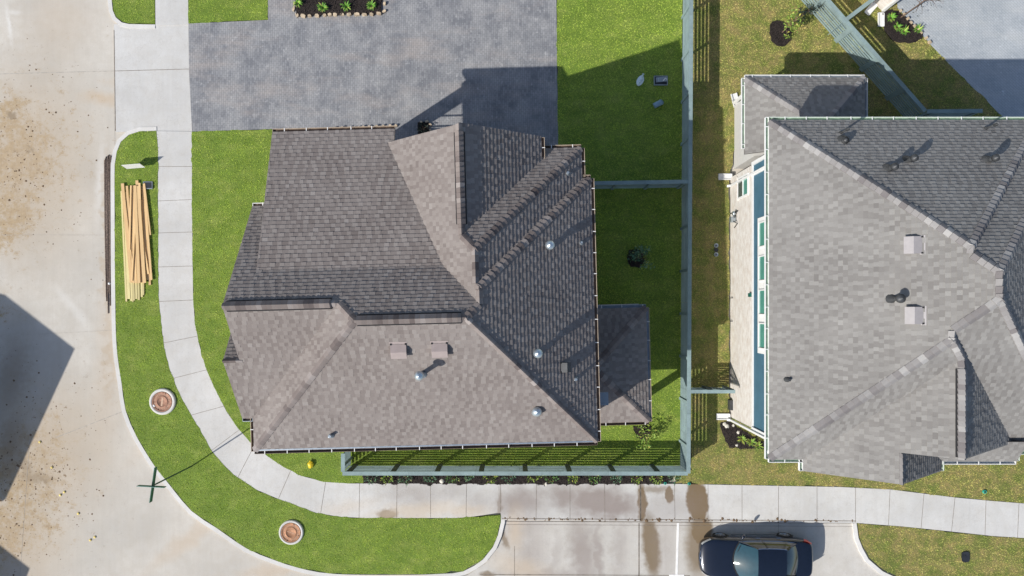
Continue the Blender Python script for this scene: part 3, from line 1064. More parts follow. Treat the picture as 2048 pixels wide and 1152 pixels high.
LS(pS, [SW, SE, B, A])
LS(pW, [SW, A, D, V0])
zr2 = pG.z(0, 71)
LS(pG, [V0, D, (X1, yr), (X1, 71), (XB, 71), (XB, 168)])
pB = Pl('N', 71 - (zr2 - ZE) / .0192, .0192)
LS(pB, [(XB, 71), (X1 + 30, 71), (X1 + 30, 5), (XB, 5)])
LS(pN, [(X1, -170), (XG + 4, -170), (XG + 4, KE[1]), KE, C, B, A, D, (X1, yr)])
LS(pL, [(XG, -288), (-180, -288), (-180, -262), (-140, -170), KE, KW])
LS(pWf, [(-192.5, YR), (-192.5, VW[1]), KE, C, H2, V2, H1, G1, (ridx, YR)])
yv = -250 + (7.2 - ZE) / .0185              # valley foot on the east eave of the front gable
LS(pEf, [(ridx, YR - 2), G1, (52.4, yv), (52.4, YR - 2)])
LS(pN1, [(52.4, -250), (117, -250), H1, G1, (52.4, yv)])
LS(pE1, [(117, -250), (117, -201), V2, H1])
LS(pN2, [(117, -201), (131, -201), H2, V2])
LS(pE, [(131, -201), SE, B, C, H2])

fl = {'N': -eD, 'S': eD, 'E': eR, 'W': -eR}
def LC(p, q, P_, Q_, vent=False, wd=.15, trim=(0, 0)):
    """cap along the line where planes P_ and Q_ meet, from p up to q"""
    global k
    k += 1
    a, b = on(P_, p), on(P_, q)
    f1 = fl[P_.axis] - Vector((0,0,P_.k*S)); f2 = fl[Q_.axis] - Vector((0,0,Q_.k*S))
    if vent: 
        d = b - a
        return ridge_vent(lh, a + d*trim[0], b - d*trim[1], f1, f2, M['cap'], k)
    return ridge_cap(lh, a, b, f1, f2, M['cap'], k, wd)

LC(SW, A, pS, pW); LC(SE, B, pS, pE, wd=.12); LC(D, A, pN, pW); LC(C, B, pE, pN)
LC(A, B, pS, pN); LC(A, B, pS, pN, True, trim=(.02, .04))
LC((X1, yr), D, pG, pN); LC((X1, yr), D, pG, pN, True, trim=(.03, .06))
LC(C, H2, pWf, pE); LC((131, -201), H2, pN2, pE); LC(H2, V2, pWf, pN2); LC(V2, H1, pWf, pE1)
LC((117, -250), H1, pN1, pE1); LC(G1, H1, pWf, pN1)
LC((ridx, YR), G1, pWf, pEf); LC((ridx, YR), G1, pWf, pEf, True, trim=(.07, .10))
LC((XB, 71), (X1 + 4, 71), pG, pB, wd=.10)

# gutters
gt, gs = M['gutter_tan'], M['strap']
def LG(a, b, zz, side, mo=None, mi=None, seed=1):
    gutter(lh, L_(*a, zz), L_(*b, zz), fl[side], mo or gt, mi or M['gutter_dark'], gs, seed=seed)
LG((-418, 220.5), (131, 220.5), ZE, 'S', M['gutter_dark'], M['gutter_dark'], 3)
m = MB(); m.bar(L_(-418, 219.6, pS.z(0, 219.6) + .035), L_(131, 219.6, pS.z(0, 219.6) + .035), .05, .02); m.build('drip_edge', M['galv'], lh)
LG((131, -201), (131, 220.5), ZE, 'E', seed=4)
LG((117, -250), (117, -204), ZE, 'E', seed=5)
LG((118, -201), (131, -201), ZE, 'N', seed=6)
LG((52.4, -250), (117, -250), ZE, 'N', seed=7)
LG((52.4, YR), (52.4, yv - 2), 7.2, 'E', seed=8)
LG((-376, -288), (-180, -288), ZE, 'N', seed=9)
LG((-192.5, YR), (-192.5, -242), 6.97, 'W', M['trim'], M['gutter_dark'], 10)
LG((-418, 168), (-418, 222), ZE, 'W', seed=11)
LG((XB, 168), (-420, 168), ZE, 'S', M['galv'], M['gutter_dark'], 12)
LG((X1, -170), (-380, -170), ZE, 'N', M['trim'], M['gutter_dark'], 13)

# patio roof, one storey, on the east side
Zp = 3.4
pe = [Pl('N', 9, .0115, Zp), Pl('E', 241, .0115, Zp), Pl('S', 214, .0115, Zp)]
T = meet(*pe)
LS(pe[0], [(100, 9), (241, 9), T, (100, T[1])])
LS(pe[1], [(241, 9), (241, 214), T])
LS(pe[2], [(100, 214), (241, 214), T, (100, T[1])])
LC((241, 9), T, pe[0], pe[1]); LC((241, 214), T, pe[2], pe[1])
LG((110, 9), (241, 9), Zp, 'N', M['flash'], M['flash'], 14); LG((241, 9), (241, 214), Zp, 'E', M['gutter_tan'], M['flash'], 15); LG((110, 214), (241, 214), Zp, 'S', M['gutter_dark'], M['gutter_dark'], 16)
for a, b in ((231, 20), (231, 203)):
    m = MB(); m.box(L_(a, b, Zp/2), (.26, .26, Zp - .2), (eR, eD, Vector((0,0,1)))); m.build('patio_post', M['brick_tan'], lh)
m = MB(); m.prism([L_(112, 2), L_(252, 2), L_(252, 216), L_(112, 216)], .05, GZ + .03); m.build('patio_floor', M['walk'], lh)

# walls under the eaves
ov = 16
bt = M['brick_tan']
wall(lh, [L_(-418+ov, 12), L_(-418+ov, 224-ov), L_(134.5-ov, 224-ov), L_(134.5-ov, -201+ov), L_(117-ov, -201+ov), L_(117-ov, -250+ov), L_(60, -250+ov), L_(40, -195), L_(-184, -195), L_(-376+ov, -195), L_(-376+ov, -150), L_(X1+12, -150), L_(X1+12, 12)], 0, ZE - .1, bt)
# front wing under the shallow roof: ground floor wall, upper porch with rails
wall(lh, [L_(-376+ov, -272), L_(-376+ov, -190), L_(-195, -190), L_(-195, -272)], 0, 3.3, bt)
m = MB(); m.box(L_(-376+ov+10, -262, 5.0), (.46, .46, 3.5), (eR, eD, Vector((0,0,1)))); m.build('balcony_column', bt, lh)
m = MB()
for a_, s_ in ((-371, 1), (-364, -1)): m.face([L_(a_, -272, 6.5), L_(a_, -150, 6.5), L_(a_, -150, pL.z(0, -150) - .1), L_(a_, -272, pL.z(0, -272) - .1)])  # unseen west panel up to the roof, added to block leaking sunlight
m.face([L_(-371, -272, 6.5), L_(-364, -272, 6.5), L_(-364, -150, 6.5), L_(-371, -150, 6.5)]); m.bar(L_(-364, -272, 6.6), L_(-195, -272, 6.6), .22, .3); m.build('beam_and_shade_panel', M['trim'], lh)
m = MB()
for zz in (3.5, 4.25): 
    m.bar(L_(-340, -270, zz), L_(-195, -270, zz), .05, .06); m.bar(L_(-358, -252, zz), L_(-358, -205, zz), .05, .06)
m.build('balcony_rail', M['black'], lh)
# front gable, closed at the sides and open as a tall porch towards the driveway
wall(lh, [L_(36, -262), L_(44, -262), L_(44, -190), L_(36, -190)], 0, 7.2, bt)
m = MB()
for a in (-180, -60): m.box(L_(a, -254, 3.3), (.4, .4, 6.6), (eR, eD, Vector((0,0,1))))
m.build('porch_column', bt, lh)
m = MB()
zt = lambda a: min(pWf.z(a, 0), pEf.z(a, 0)) - .2
for b in (-256,):
    for aa in range(-188, 44, 8):
        m.face([L_(aa, b, 6.4), L_(aa + 8, b, 6.4), L_(aa + 8, b, zt(aa + 8)), L_(aa, b, zt(aa))])
        m.face([L_(aa, b + 8, 6.4), L_(aa, b + 8, zt(aa)), L_(aa + 8, b + 8, zt(aa + 8)), L_(aa + 8, b + 8, 6.4)])
m.build('gable_wall', M['siding_grey'], lh)
m = MB(); m.prism([L_(-186, -260), L_(44, -260), L_(44, -190), L_(-186, -190)], 3.1, 3.35); m.build('balcony_floor', M['walk'], lh)
m = MB()
for zz in (3.5, 4.35): m.bar(L_(-180, -257, zz), L_(40, -257, zz), .05, .05)
for i in range(40): m.bar(L_(-178 + i*5.5, -257, 3.4), L_(-178 + i*5.5, -257, 4.35), .018, .018)
m.build('balcony_rail', M['black'], lh)
# west gable wall
m = MB()
for a_ in (X1 + 12, X1 + 18):
    m.face([L_(a_, -150, ZE - .12), L_(a_, 150, ZE - .12), L_(a_, yr, pG.z(0, yr) - .3)])
m.build('gable_wall', M['siding_grey'], lh)
for b, zc in ((-60, 4.9), (60, 4.9), (-60, 1.7), (60, 1.7)):
    window(lh, L_(X1 + 12, b, zc), eD, 1.2, 1.5, -eR, M['glass_dark'], mull='h')
for a, zc in ((-300, 4.9), (-100, 4.9), (60, 4.9), (-300, 1.7), (-100, 1.7)):
    window(lh, L_(a, 224 - ov, zc), eR, 1.2, 1.5, eD, M['glass_dark'], mull='h')
for b, zc in ((-120, 4.9), (-40, 4.9), (60, 5.1)):
    window(lh, L_(134.5 - ov, b, zc), eD, 1.0, 1.4, eR, M['glass_dark'], mull='h')

# roof fittings: point where the view ray meets a roof plane
def hitL(px, py, p, up=0.0):
    q = .25
    for _ in range(30):
        kx, ky = (px - NX)*(1-q), (py - NY)*(1-q)
        a = kx*cP - ky*sP; b = ky*cP + kx*sP
        q = (p.z(a, b) + up) / H
    return L_(a, b, p.z(a, b))
dnS = (eD - Vector((0,0,pS.k*S))).normalized()
dnE = (eR - Vector((0,0,pE.k*S))).normalized()
box_vent(lh, hitL(797, 698, pS, .1), eR, dnS, M['vent_paint']); box_vent(lh, hitL(879, 696, pS, .1), eR, dnS, M['vent_paint'])
flue(lh, hitL(838, 752, pS, .95), .95, .075, M['galv'], .155)
flue(lh, hitL(659, 873, pS, .3), .32, .055, M['galv'], cap=False)
flue(lh, hitL(1074, 824, pS, .25), .22, .09, M['galv'], .17)
flue(lh, hitL(1100, 490, pE, .36), .38, .07, M['galv'], .165); flue(lh, hitL(1076, 707, pE, .40), .42, .07, M['galv'], .165)
flue(lh, hitL(1163, 485, pE, .2), .2, .045, M['galv'], cap=False); flue(lh, hitL(1152, 759, pE, .25), .26, .045, M['galv'], cap=False)
flue(lh, hitL(1136, 345, pE1, .2), .22, .045, M['galv'], cap=False)
box_vent(lh, hitL(1127, 735, pE, .05), eD, dnE, M['lead'], .34)
m = MB(); q = hitL(1207, 797, pe[0]); m.box(q + Vector((0,0,.07)), (.35, .5, .1), (eR, eD, Vector((0,0,1)))); m.build('roof_box', M['flash'], lh)

# ------------------------------------------------------------------ the neighbour house (right)
rh = thing('neighbor_house', G(640, 0, 0), 'big two storey house with pale grey shingle roof, whitewashed brick and blue siding', 'house')
K = .0188
qW = Pl('W', 411.5, K); qN = Pl('N', -297, K); qS = Pl('S', 245, K); qE1 = Pl('E', 842, K); qN2 = Pl('N', -287, K); qE2 = Pl('E', 893, K)
qS2 = Pl('S', 232, K); qWG = Pl('W', 466, K); qEG = Pl('E', 807, K)
shg = M['shingle_grey']
def onR(p, q): return G(q[0], q[1], p.z(*q))
k = 300
def RS(p, pts):
    global k
    k += 1
    return roof_slope(rh, [onR(p, q) for q in pts], shg, k)
TN = meet(qW, qN, qE1); J1 = meet(qW, qE1, qN2); T2 = meet(qW, qN2, qE2); P2 = meet(qW, qE2, qS2)
Ta = meet(qW, qS, qEG); Tb = meet(qW, qEG, qS2); R1 = meet(qWG, qEG, qS)
RX = R1[0]
RS(qW, [(411.5,-297), (411.5,245), Ta, Tb, P2, T2, J1, TN])
RS(qN, [(411.5,-297), (842,-297), TN])
RS(qE1, [(842,-297), (842,-287), J1, TN])
RS(qN2, [(842,-287), (893,-287), T2, J1])
RS(qE2, [(893,-287), (893,232), P2, T2])
RS(qS2, [(893,232), (807,232), Tb, P2])
RS(qS, [(411.5,245), (466,245), R1, Ta])
xr = 807 - (232 - 217)
RS(qEG, [Tb, Ta, R1, (RX, 217), (xr, 217)])
RS(qWG, [(466,245), (466,264), (576,264), (576,217), (RX, 217), R1])
pse = Pl('E', 686, K)
RS(pse, [(576,264), (686,264), (686,206), (576,206)])
psk = Pl('S', 248, .0185)
RS(psk, [(690,248), (807,248), (807,212), (640,212), (640,222)])
fR = {'N': Vector((0,1,0)), 'S': Vector((0,-1,0)), 'E': Vector((1,0,0)), 'W': Vector((-1,0,0))}
def RC(p, q, P_, Q_, vent=False, wd=.17, trim=(0,0)):
    global k
    k += 1
    a, b = onR(P_, p), onR(P_, q)
    f1 = fR[P_.axis] - Vector((0,0,P_.k*S)); f2 = fR[Q_.axis] - Vector((0,0,Q_.k*S))
    if vent:
        d = b - a
        return ridge_vent(rh, a + d*trim[0], b - d*trim[1], f1, f2, M['cap_grey'], k)
    return ridge_cap(rh, a, b, f1, f2, M['cap_grey'], k, wd)
RC((411.5,-297), TN, qW, qN); RC((842,-297), TN, qN, qE1); RC(TN, J1, qW, qE1); RC(J1, T2, qW, qN2); RC((893,-287), T2, qN2, qE2)
RC(T2, P2, qW, qE2); RC(Tb, P2, qW, qS2); RC(Tb, Ta, qW, qEG); RC((411.5,245), Ta, qW, qS); RC(R1, Ta, qS, qEG)
RC((RX,217), R1, qWG, qEG); RC((RX,217), R1, qWG, qEG, True, trim=(.02,.10)); RC((893,232), P2, qS2, qE2); RC((576,264), (576,218), qWG, pse, wd=.08)

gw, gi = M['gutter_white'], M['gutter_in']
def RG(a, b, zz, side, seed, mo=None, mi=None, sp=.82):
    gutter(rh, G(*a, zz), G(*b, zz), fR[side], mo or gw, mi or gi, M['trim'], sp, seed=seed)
RG((411.5,-302.4), (411.5,245), ZE, 'W', 21, M['trim']); RG((411.5,-297), (842,-297), ZE, 'N', 22); RG((411.5,245), (466,245), ZE, 'S', 23, M['trim'])
RG((466,246), (466,264), ZE, 'W', 24, M['trim']); RG((686,246), (686,264), ZE, 'E', 25); RG((690,248), (807,248), ZE, 'S', 26, M['trim'], M['flash']); RG((807,232), (893,232), ZE, 'S', 27)
RG((807,233), (807,248), ZE, 'E', 28)

# garage wing, one storey
Zg = 3.16
gW = Pl('W', 423, .0175, Zg); gN = Pl('N', -414, .0175, Zg); gE = Pl('E', 640, .0175, Zg)
GT = meet(gW, gN, gE)
for p, pts in ((gW, [(423,-414), GT, (GT[0], -276), (423,-276)]), (gN, [(423,-414), (640,-414), GT]), (gE, [(640,-414), (640,-276), (GT[0],-276), GT])):
    RS(p, pts)
RC((423,-414), GT, gW, gN); RC((640,-414), GT, gN, gE); RC((GT[0],-277), GT, gW, gE)
RG((423,-414), (640,-414), Zg, 'N', 31, M['trim'], M['flash']); RG((423,-414), (423,-286), Zg, 'W', 32, M['trim']); RG((640,-414), (640,-300), Zg, 'E', 33, M['trim'], M['flash'])
wall(rh, [G(443,-398), G(622,-398), G(622,-274), G(443,-274)], 0, Zg - .12, M['stucco'], 'garage_wall')
# main walls: brick below, band, siding above
WX, WN, WS = 436, -256, 222
ring = lambda d: [G(WX-d, WN-d), G(WX-d, WS+d), G(484-d, WS+d), G(484-d, 246+d), G(668+d, 246+d), G(668+d, 222+d), G(872+d, 214+d), G(872+d, -262-d), G(640, -262-d), G(640, WN-d)]
ZB = 3.12
wall(rh, ring(0), 0, ZB, M['brick_white'])
wall(rh, ring(.6), ZB, ZB + .16, M['trim'], 'band')
wall(rh, ring(-.8), ZB + .16, ZE - .1, M['siding_blue'], 'upper_wall')
m = MB()
for b_ in (WN - 1, WS, -238):
    m = MB(); m.box(G(WX-.5, b_, (ZB + ZE)/2), (.07, .15, ZE - ZB - .1)); m.build('corner_board', M['trim'], rh)
Wv, Sv = Vector((-1,0,0)), Vector((0,-1,0))
m = MB()                      # white surround behind the row of four windows
m.box(G(WX + .3, (-146+74)/2, 4.95), (.05, (74+146)/S + .42, 2.15)); m.build('window_surround', M['trim'], rh)
for b0, b1 in ((-146,-103), (-87,-44), (-28,15), (30,74)):
    window(rh, G(WX - .8, (b0+b1)/2, 5.0), Sv, (b1-b0)/S - .06, 1.75, Wv, M['glass_teal'], .05, mull='h')
window(rh, G(WX, -225, 1.98), Sv, .80, 1.35, Wv, M['glass_teal'], .07, mull='h')
m = MB(); m.box(G(WX - 1, -225, 1.64), (.03, .78, .64)); m.build('insect_screen', M['glass_dark'], rh)
m = MB(); m.box(G(WX - 1, -225, 1.22), (.12, 1.05, .09)); m.build('window_sill', M['brick_white'], rh)

def downspout(parent, pts, ext, wd=.10):
    m = MB()
    for i in range(len(pts)-1): m.bar(pts[i], pts[i+1], wd, wd*.8, (0,0,1) if abs((Vector(pts[i+1])-Vector(pts[i])).normalized().z) < .9 else (0,1,0))
    return m.build('downspout', M['trim'], parent)
downspout(rh, [G(409, 235, ZE - .12), G(WX-2.5, 226, ZE - .55), G(WX-2.5, 226, .35), G(WX-8, 226, .22)], 0)
downspout(rh, [G(WX-2.5, -238, ZE - .3), G(WX-2.5, -238, .35), G(WX-8, -238, .22)], 0)
downspout(rh, [G(426,-402, Zg - .12), G(440,-402, Zg - .5), G(440,-402, .35), G(440,-407, .22)], 0, .12)
m = MB(); m.tube([G(450,-256, 3.5), G(450,-256, 4.0)], .05); m.build('vent_pipe', M['trim'], rh)
m = MB(); m.box(G(WX-2, -20, 3.0), (.10, .16, .22)); m.build('junction_box', M['sign_green'], rh)
m = MB()
for b, zz in ((-16, .45), (30, .4)): m.tube([G(WX, b, zz), G(WX-3.5, b, zz), G(WX-3.5, b, zz-.12)], .02)
m.build('hose_tap', M['black_plastic'], rh)
# ac line box low on the wall
m = MB(); m.box(G(WX-3, 196, .3), (.16, .45, .35)); m.build('utility_box', M['lead'], rh)

def hitR(px, py, p, up=0.0):
    q = .25
    for _ in range(30):
        a, b = (px - NX)*(1-q), (py - NY)*(1-q)
        q = (p.z(a, b) + up) / H
    return G(a, b, p.z(a, b))
dW = (Wv - Vector((0,0,K*S))).normalized()
dN = (Vector((0,1,0)) - Vector((0,0,K*S))).normalized()
box_vent(rh, hitR(1832, 490, qW, .1), Sv, dW, M['vent_paint_grey'], .56); box_vent(rh, hitR(1834, 631, qW, .1), Sv, dW, M['vent_paint_grey'], .56)
flue(rh, hitR(1802, 597, qW, .55), .58, .075, M['lead'], .15, fm='lead'); flue(rh, hitR(1579, 760, qW, .2), .22, .05, M['lead'], cap=False, fm='lead')
for x, y in ((1793, 327), (1832, 310), (1992, 310)):
    f = flue(rh, hitR(x - 14, y + 10, qN, .1), .50, .085, M['lead'], .125, fm='lead')
for x, y in ((1683, 265), (1974, 256)): flue(rh, hitR(x, y, qN, .1), .62, .035, M['lead'], .06, fm='lead')
flue(rh, hitR(1690, 281, qN, .1), .16, .10, M['lead'], .13, fm='lead')
# ================================================================== fences
Z3 = Vector((0, 0, 1))


FN = 0
def fence(p0, p1, label, inward, pm='fence', pw=.12, H_=1.60, sp=1.93, gaps=7, first=.0, group='teal wooden garden fences', posts=True, cap=.17):
    p0, p1 = Vector(p0), Vector(p1)
    p0.z = p1.z = GZ
    global FN
    FN += 1; H_ = H_ - .006*FN
    d = p1 - p0; L = d.length; d.normalize()
    n = Vector(inward); n = (n - d*n.dot(d)).normalized()
    t = thing('wooden_fence', p0, label, 'fence', group)
    m = MB(); z = GZ + .06; i = 0
    while z < GZ + H_ - .05:
        hb = .090
        # boards come in lengths that butt at the posts
        s_ = 0.0
        while s_ < L - .01:
            e = min(L, s_ + sp)
            a, b = p0 + d*(s_ + .004), p0 + d*(e - .004)
            zz = z + hb/2
            m.box((a+b)/2 + Z3*(zz - GZ) + n*rnd.uniform(-.004, .004), ((b-a).length, .022, hb), (d, n, Z3), rnd.random())
            s_ = e
        z += hb + (.078 if i < gaps else .004); i += 1
    m.build('slat_panel', M['fence'], t)
    m = MB()
    s_ = 0.0
    while s_ < L - .01:
        e = min(L, s_ + sp*1.5)
        m.box(p0 + d*(s_+e)/2 + Z3*(H_ + .02), (e - s_ - .006, cap, .04), (d, n, Z3), rnd.random()*.5); s_ = e
    m.build('cap_rail', M['fence'], t)
    if posts:
        s_ = first
        while s_ <= L:
            m = MB(); m.box(p0 + d*s_ + n*.045 + Z3*(H_/2 - .002), (pw, .045, H_ - .02), (d, n, Z3), rnd.random()); m.build('post', M[pm], t)
            s_ += sp
    return t


fence(P(1366,-70), P(1360,931), 'long teal fence running between the corner house lawn and the neighbour house', (-1,0,0), first=.5)
fence(P(701,931), P(1359,931), 'teal fence along the pavement with shrubs planted in front of it', (0,1,0), 'post', .22, first=.25)
fence(P(702,928), P(702,893), 'short teal fence return beside the house corner near the yellow bag', (1,0,0), first=.3, sp=1.0)
fence(P(1180,378), P(1360,375), 'teal cross fence between the house corner and the long fence', (0,-1,0), first=1.0, gaps=3, sp=1.5)
fence(P(1548,-60), P(1812,241), 'diagonal teal fence in the upper right that falls into the house shadow', (-1,-1,0), 'fence', .22, first=.8, sp=1.75)
fence(P(1654,71), P(1722,20), 'short teal fence leading from the diagonal fence to the white house corner', (1,-1,0), first=.9)
fence(P(1815,241), P(1921,240), 'shaded teal fence behind the neighbour house gutter', (0,-1,0), first=.3, group='teal wooden garden fences')
gt_ = thing('fence_gate', P(1366,775), 'narrow fence gate closing the gap between long fence and brick wall', 'gate')
m = MB(); a, b = P(1364,775), P(1449,775)
z = GZ + .06
for i in range(10):
    m.box((a+b)/2 + Z3*(.12 + i*.152), ((b-a).length, .022, .082), (Vector((1,0,0)), Vector((0,1,0)), Z3), rnd.random())
m.build('slat_panel', M['fence'], gt_)
m = MB(); m.box((a+b)/2 + Z3*1.62, ((b-a).length, .15, .04), tint=.4); m.build('cap_rail', M['fence'], gt_)
for q in (a, a.lerp(b, .48), a.lerp(b, .96)):
    m = MB(); m.box(q + Vector((0, .06, .8)), (.09, .08, 1.58)); m.build('post', M['post'], gt_)
m = MB(); m.bar(a.lerp(b,.5) + Vector((0,.03,.2)), a.lerp(b,.93) + Vector((0,.03,1.4)), .03, .09, (0,1,0)); m.build('brace', M['post'], gt_)

# ================================================================== houses mostly outside the frame
def side_house(c0, d1, l1, d2, l2, ze, rise, mats, label, roof, name='house'):
    """c0 corner of the eaves; d1 along the eave, d2 across; simple gabled house"""
    c0 = Vector((c0[0], c0[1], 0)); d1, d2 = Vector((*d1, 0)).normalized(), Vector((*d2, 0)).normalized()
    t = thing(name, c0, label, 'house')
    o = .4
    q = lambda a, b: c0 + d1*a + d2*b
    wall(t, [q(o, o), q(l1-o, o), q(l1-o, l2-o), q(o, l2-o)], 0, ze - .1, mats)
    k0, k1, k2, k3 = q(0,0), q(l1,0), q(l1,l2), q(0,l2)
    r0, r1 = q(0, l2/2) + Z3*(ze+rise), q(l1, l2/2) + Z3*(ze+rise)
    for p in (k0,k1,k2,k3): p.z = ze
    for quad in ((k0,k1,r1,r0), (k3,k2,r1,r0)):
        m = MB(); lo = [p - Z3*.18 for p in quad]
        m.face(list(quad)); m.face(lo[::-1])
        for i in range(4): m.face([lo[i], lo[(i+1)%4], quad[(i+1)%4], quad[i]])
        m.build('roof', roof, t)
    for s_, a in ((o, k0), (l1-o, k1)):
        m = MB(); m.face([q(s_, o) + Z3*(ze-.1), q(s_, l2-o) + Z3*(ze-.1), q(s_, l2/2) + Z3*(ze+rise-.3)]); m.build('gable_wall', mats, t)
    return t
u1 = Vector((-137, -298)).normalized()
ea = G(-1170, 279); 
side_house((ea.x, ea.y), (-.418, -.909), 7.6, (-.909, .418), 9, 6.8, .9, M['brick_tan'], 'house across the street on the left, seen only by its slanting shadow on the concrete', M['shingle'])
eb = G(-1260, 718)
side_house((eb.x, eb.y), (-.34, -.94), 9, (-.909, .418), 9, 6.8, .9, M['brick_tan'], 'house across the street at the lower left, only the tip of its shadow shows', M['shingle'])

wc = P(1764, 27, 0)
d1, d2 = Vector((-.72,.69,0)), Vector((.69,.72,0))
nh = thing('house', wc, 'white walled house corner cut off by the top edge above the small round bed', 'house')
q = lambda a, b: wc + d1*a + d2*b
wall(nh, [q(0,0), q(9,0), q(9,8), q(0,8)], 0, 6.6, M['brick_white'])
m = MB(); m.prism([q(-.45,-.45), q(9.4,-.45), q(9.4,8.4), q(-.45,8.4)], 6.5, 6.7); m.build('roof', M['shingle_grey'], nh)
m = MB(); m.bar(q(.08,-.06)+Z3*.3, q(.08,-.06)+Z3*6.5, .14, .1, (0,1,0)); m.bar(q(.9,-.06)+Z3*.3, q(.9,-.06)+Z3*6.5, .12, .1, (0,1,0)); m.build('downspout', M['trim'], nh)
m = MB(); m.box(q(4.5,-.012)+Z3*3.1, (9, .04, .2), (d1, d2, Z3)); m.build('band', M['trim'], nh)

# ================================================================== small things
def splash(c, d, label):
    d = Vector((*d, 0)).normalized(); n = Vector((-d.y, d.x, 0)); c = Vector(c)
    m = MB()
    m.box(c + Z3*.02, (.62, .28, .03), (d, n, Z3))
    for s_ in (-1, 1): m.box(c + n*.125*s_ + Z3*.06, (.62, .035, .06), (d, n, Z3))
    m.box(c - d*.30 + Z3*.06, (.03, .28, .06), (d, n, Z3))
    tag(m.build('splash_block', M['white']), label, 'splash block', 'white splash blocks under downspouts')
splash(P(1446,833), (-1,0), 'white splash block under the downspout beside the stony mulch bed')
splash(P(1450,354), (-1,0), 'white splash block below the lower brick wall window')
splash(P(1470,201), (-.25,1), 'white splash block at the garage wing corner')
splash(P(1741,18), (-.6,-.7), 'white splash block nearest the diagonal fence by the cut off white house')
splash(P(1761,40), (0,-1), 'white splash block beside the round mulch bed')

# gas meter at the brick wall
gm = thing('gas_meter', P(1457,438), 'grey gas meter with pipes low on the whitewashed brick wall', 'gas meter')
m = MB(); m.box(P(1455,443)+Z3*.75, (.20,.24,.30)); m.build('meter_box', M['galv'], gm)
m = MB(); m.lathe(P(1455,432)+Z3*.95, [(.0,.06),(.09,.05),(.11,0),(.09,-.05),(.0,-.06)], 12, Vector((1,0,0))); m.build('regulator', M['galv'], gm)
m = MB()
for pts in ([(1460,428,.05),(1460,428,1.15),(1456,432,1.15),(1456,432,.95)], [(1455,447,.9),(1457,450,1.05),(1461,452,1.05),(1461,458,.6)], [(1455,437,.95),(1457,441,.95)]):
    m.tube([P(x, y, GZ) + Z3*zz for x, y, zz in pts], .022)
m.build('pipe', M['lead'], gm)

for i, (y, nm) in enumerate(((491,'pale'),(500,'dark'),(509,'pale'))):
    t = thing('cleanout_cap', P(1432,y), ['round pipe cap topmost of three in the narrow side lawn', 'round pipe cap in the middle of three in the side lawn', 'round pipe cap lowest of three in the side lawn'][i], 'pipe cap', 'round pipe caps in the side lawn')
    m = MB(); m.lathe(P(1432,y), [(.10,-.05),(.10,.05),(.085,.06),(.08,.045),(.001,.045)], 16); m.build('pipe', M['galv' if i != 1 else 'lead'], t)
    m = MB(); m.box(P(1432,y)+Z3*.055, (.05,.05,.03)); m.build('cap_nut', M['lead'], t)

# manholes
def manhole(px, py, r, ring, iron, ang, label, nlet, h=.10):
    c = P(px, py)
    t = thing('manhole', c, label, 'manhole')
    m = MB(); m.lathe(c, [(ring*1.02,-.1),(ring,h*.7),(ring*.97,h),(r*1.04,h),(r*1.03,h-.03)], 40); m.build('concrete_ring', M['kerb'], t)
    m = MB(); m.lathe(c + Z3*(h-.035), [(r*1.01,0),(r*1.0,.035),(r*.93,.037),(r*.92,.028),(r*.56,.028),(r*.55,.036),(r*.50,.036),(r*.49,.026),(.001,.026)], 40)
    lid = m.build('lid', iron, t)
    m = MB(); u = Vector((math.cos(ang), math.sin(ang), 0)); v = Vector((-u.y, u.x, 0)); top = c + Z3*(h-.004)
    m.box(top - Z3*.004, (r*.86, r*.17, .012), (u, v, Z3)) if nlet else m.box(top - Z3*.004, (r*.8, r*.04, .010), (u, v, Z3))
    for j in range(26):                                     # worn raised letters round the rim
        a = j / 26 * 6.283
        if j in (0, 13, 6, 19): continue
        rr = Vector((math.cos(a), math.sin(a), 0)); tt = Vector((-rr.y, rr.x, 0))
        pc = top + rr*r*.735 - Z3*.006
        m.box(pc + tt*r*.03, (r*.16, r*.028, .012), (rr, tt, Z3)); m.box(pc + tt*-r*.035, (r*.16, r*.026, .012), (rr, tt, Z3)) if j % 3 else None
        m.box(pc + rr*r*(.06 if j % 2 else -.05), (r*.03, r*.10, .012), (rr, tt, Z3))
    m.build('lettering', M['letter'], lid)
    m = MB()
    for a in (1.2, 4.3, ang): m.lathe(c + Vector((math.cos(a), math.sin(a), 0))*r*.88 + Z3*(h+.0005), [(.001,.003),(.022,.003),(.022,-.004)], 8)
    m.build('pick_hole', M['black'], lid)
    return t
manhole(326, 803, .455, .60, M['iron'], R(83), 'manhole with brown lid and wide concrete ring near the lumber', True)
manhole(583, 1064, .445, .56, M['iron2'], R(-22), 'manhole with orange rusty lid in the lower lawn strip', False)
m = MB(); q = P(310,811) + Z3*.105; m.box(q, (.06,.10,.02), (Vector((.8,.6,0)), Vector((-.6,.8,0)), Z3)); tag(m.build('tag_plate', M['white']), 'small white tag lying on the brown manhole lid', 'tag')

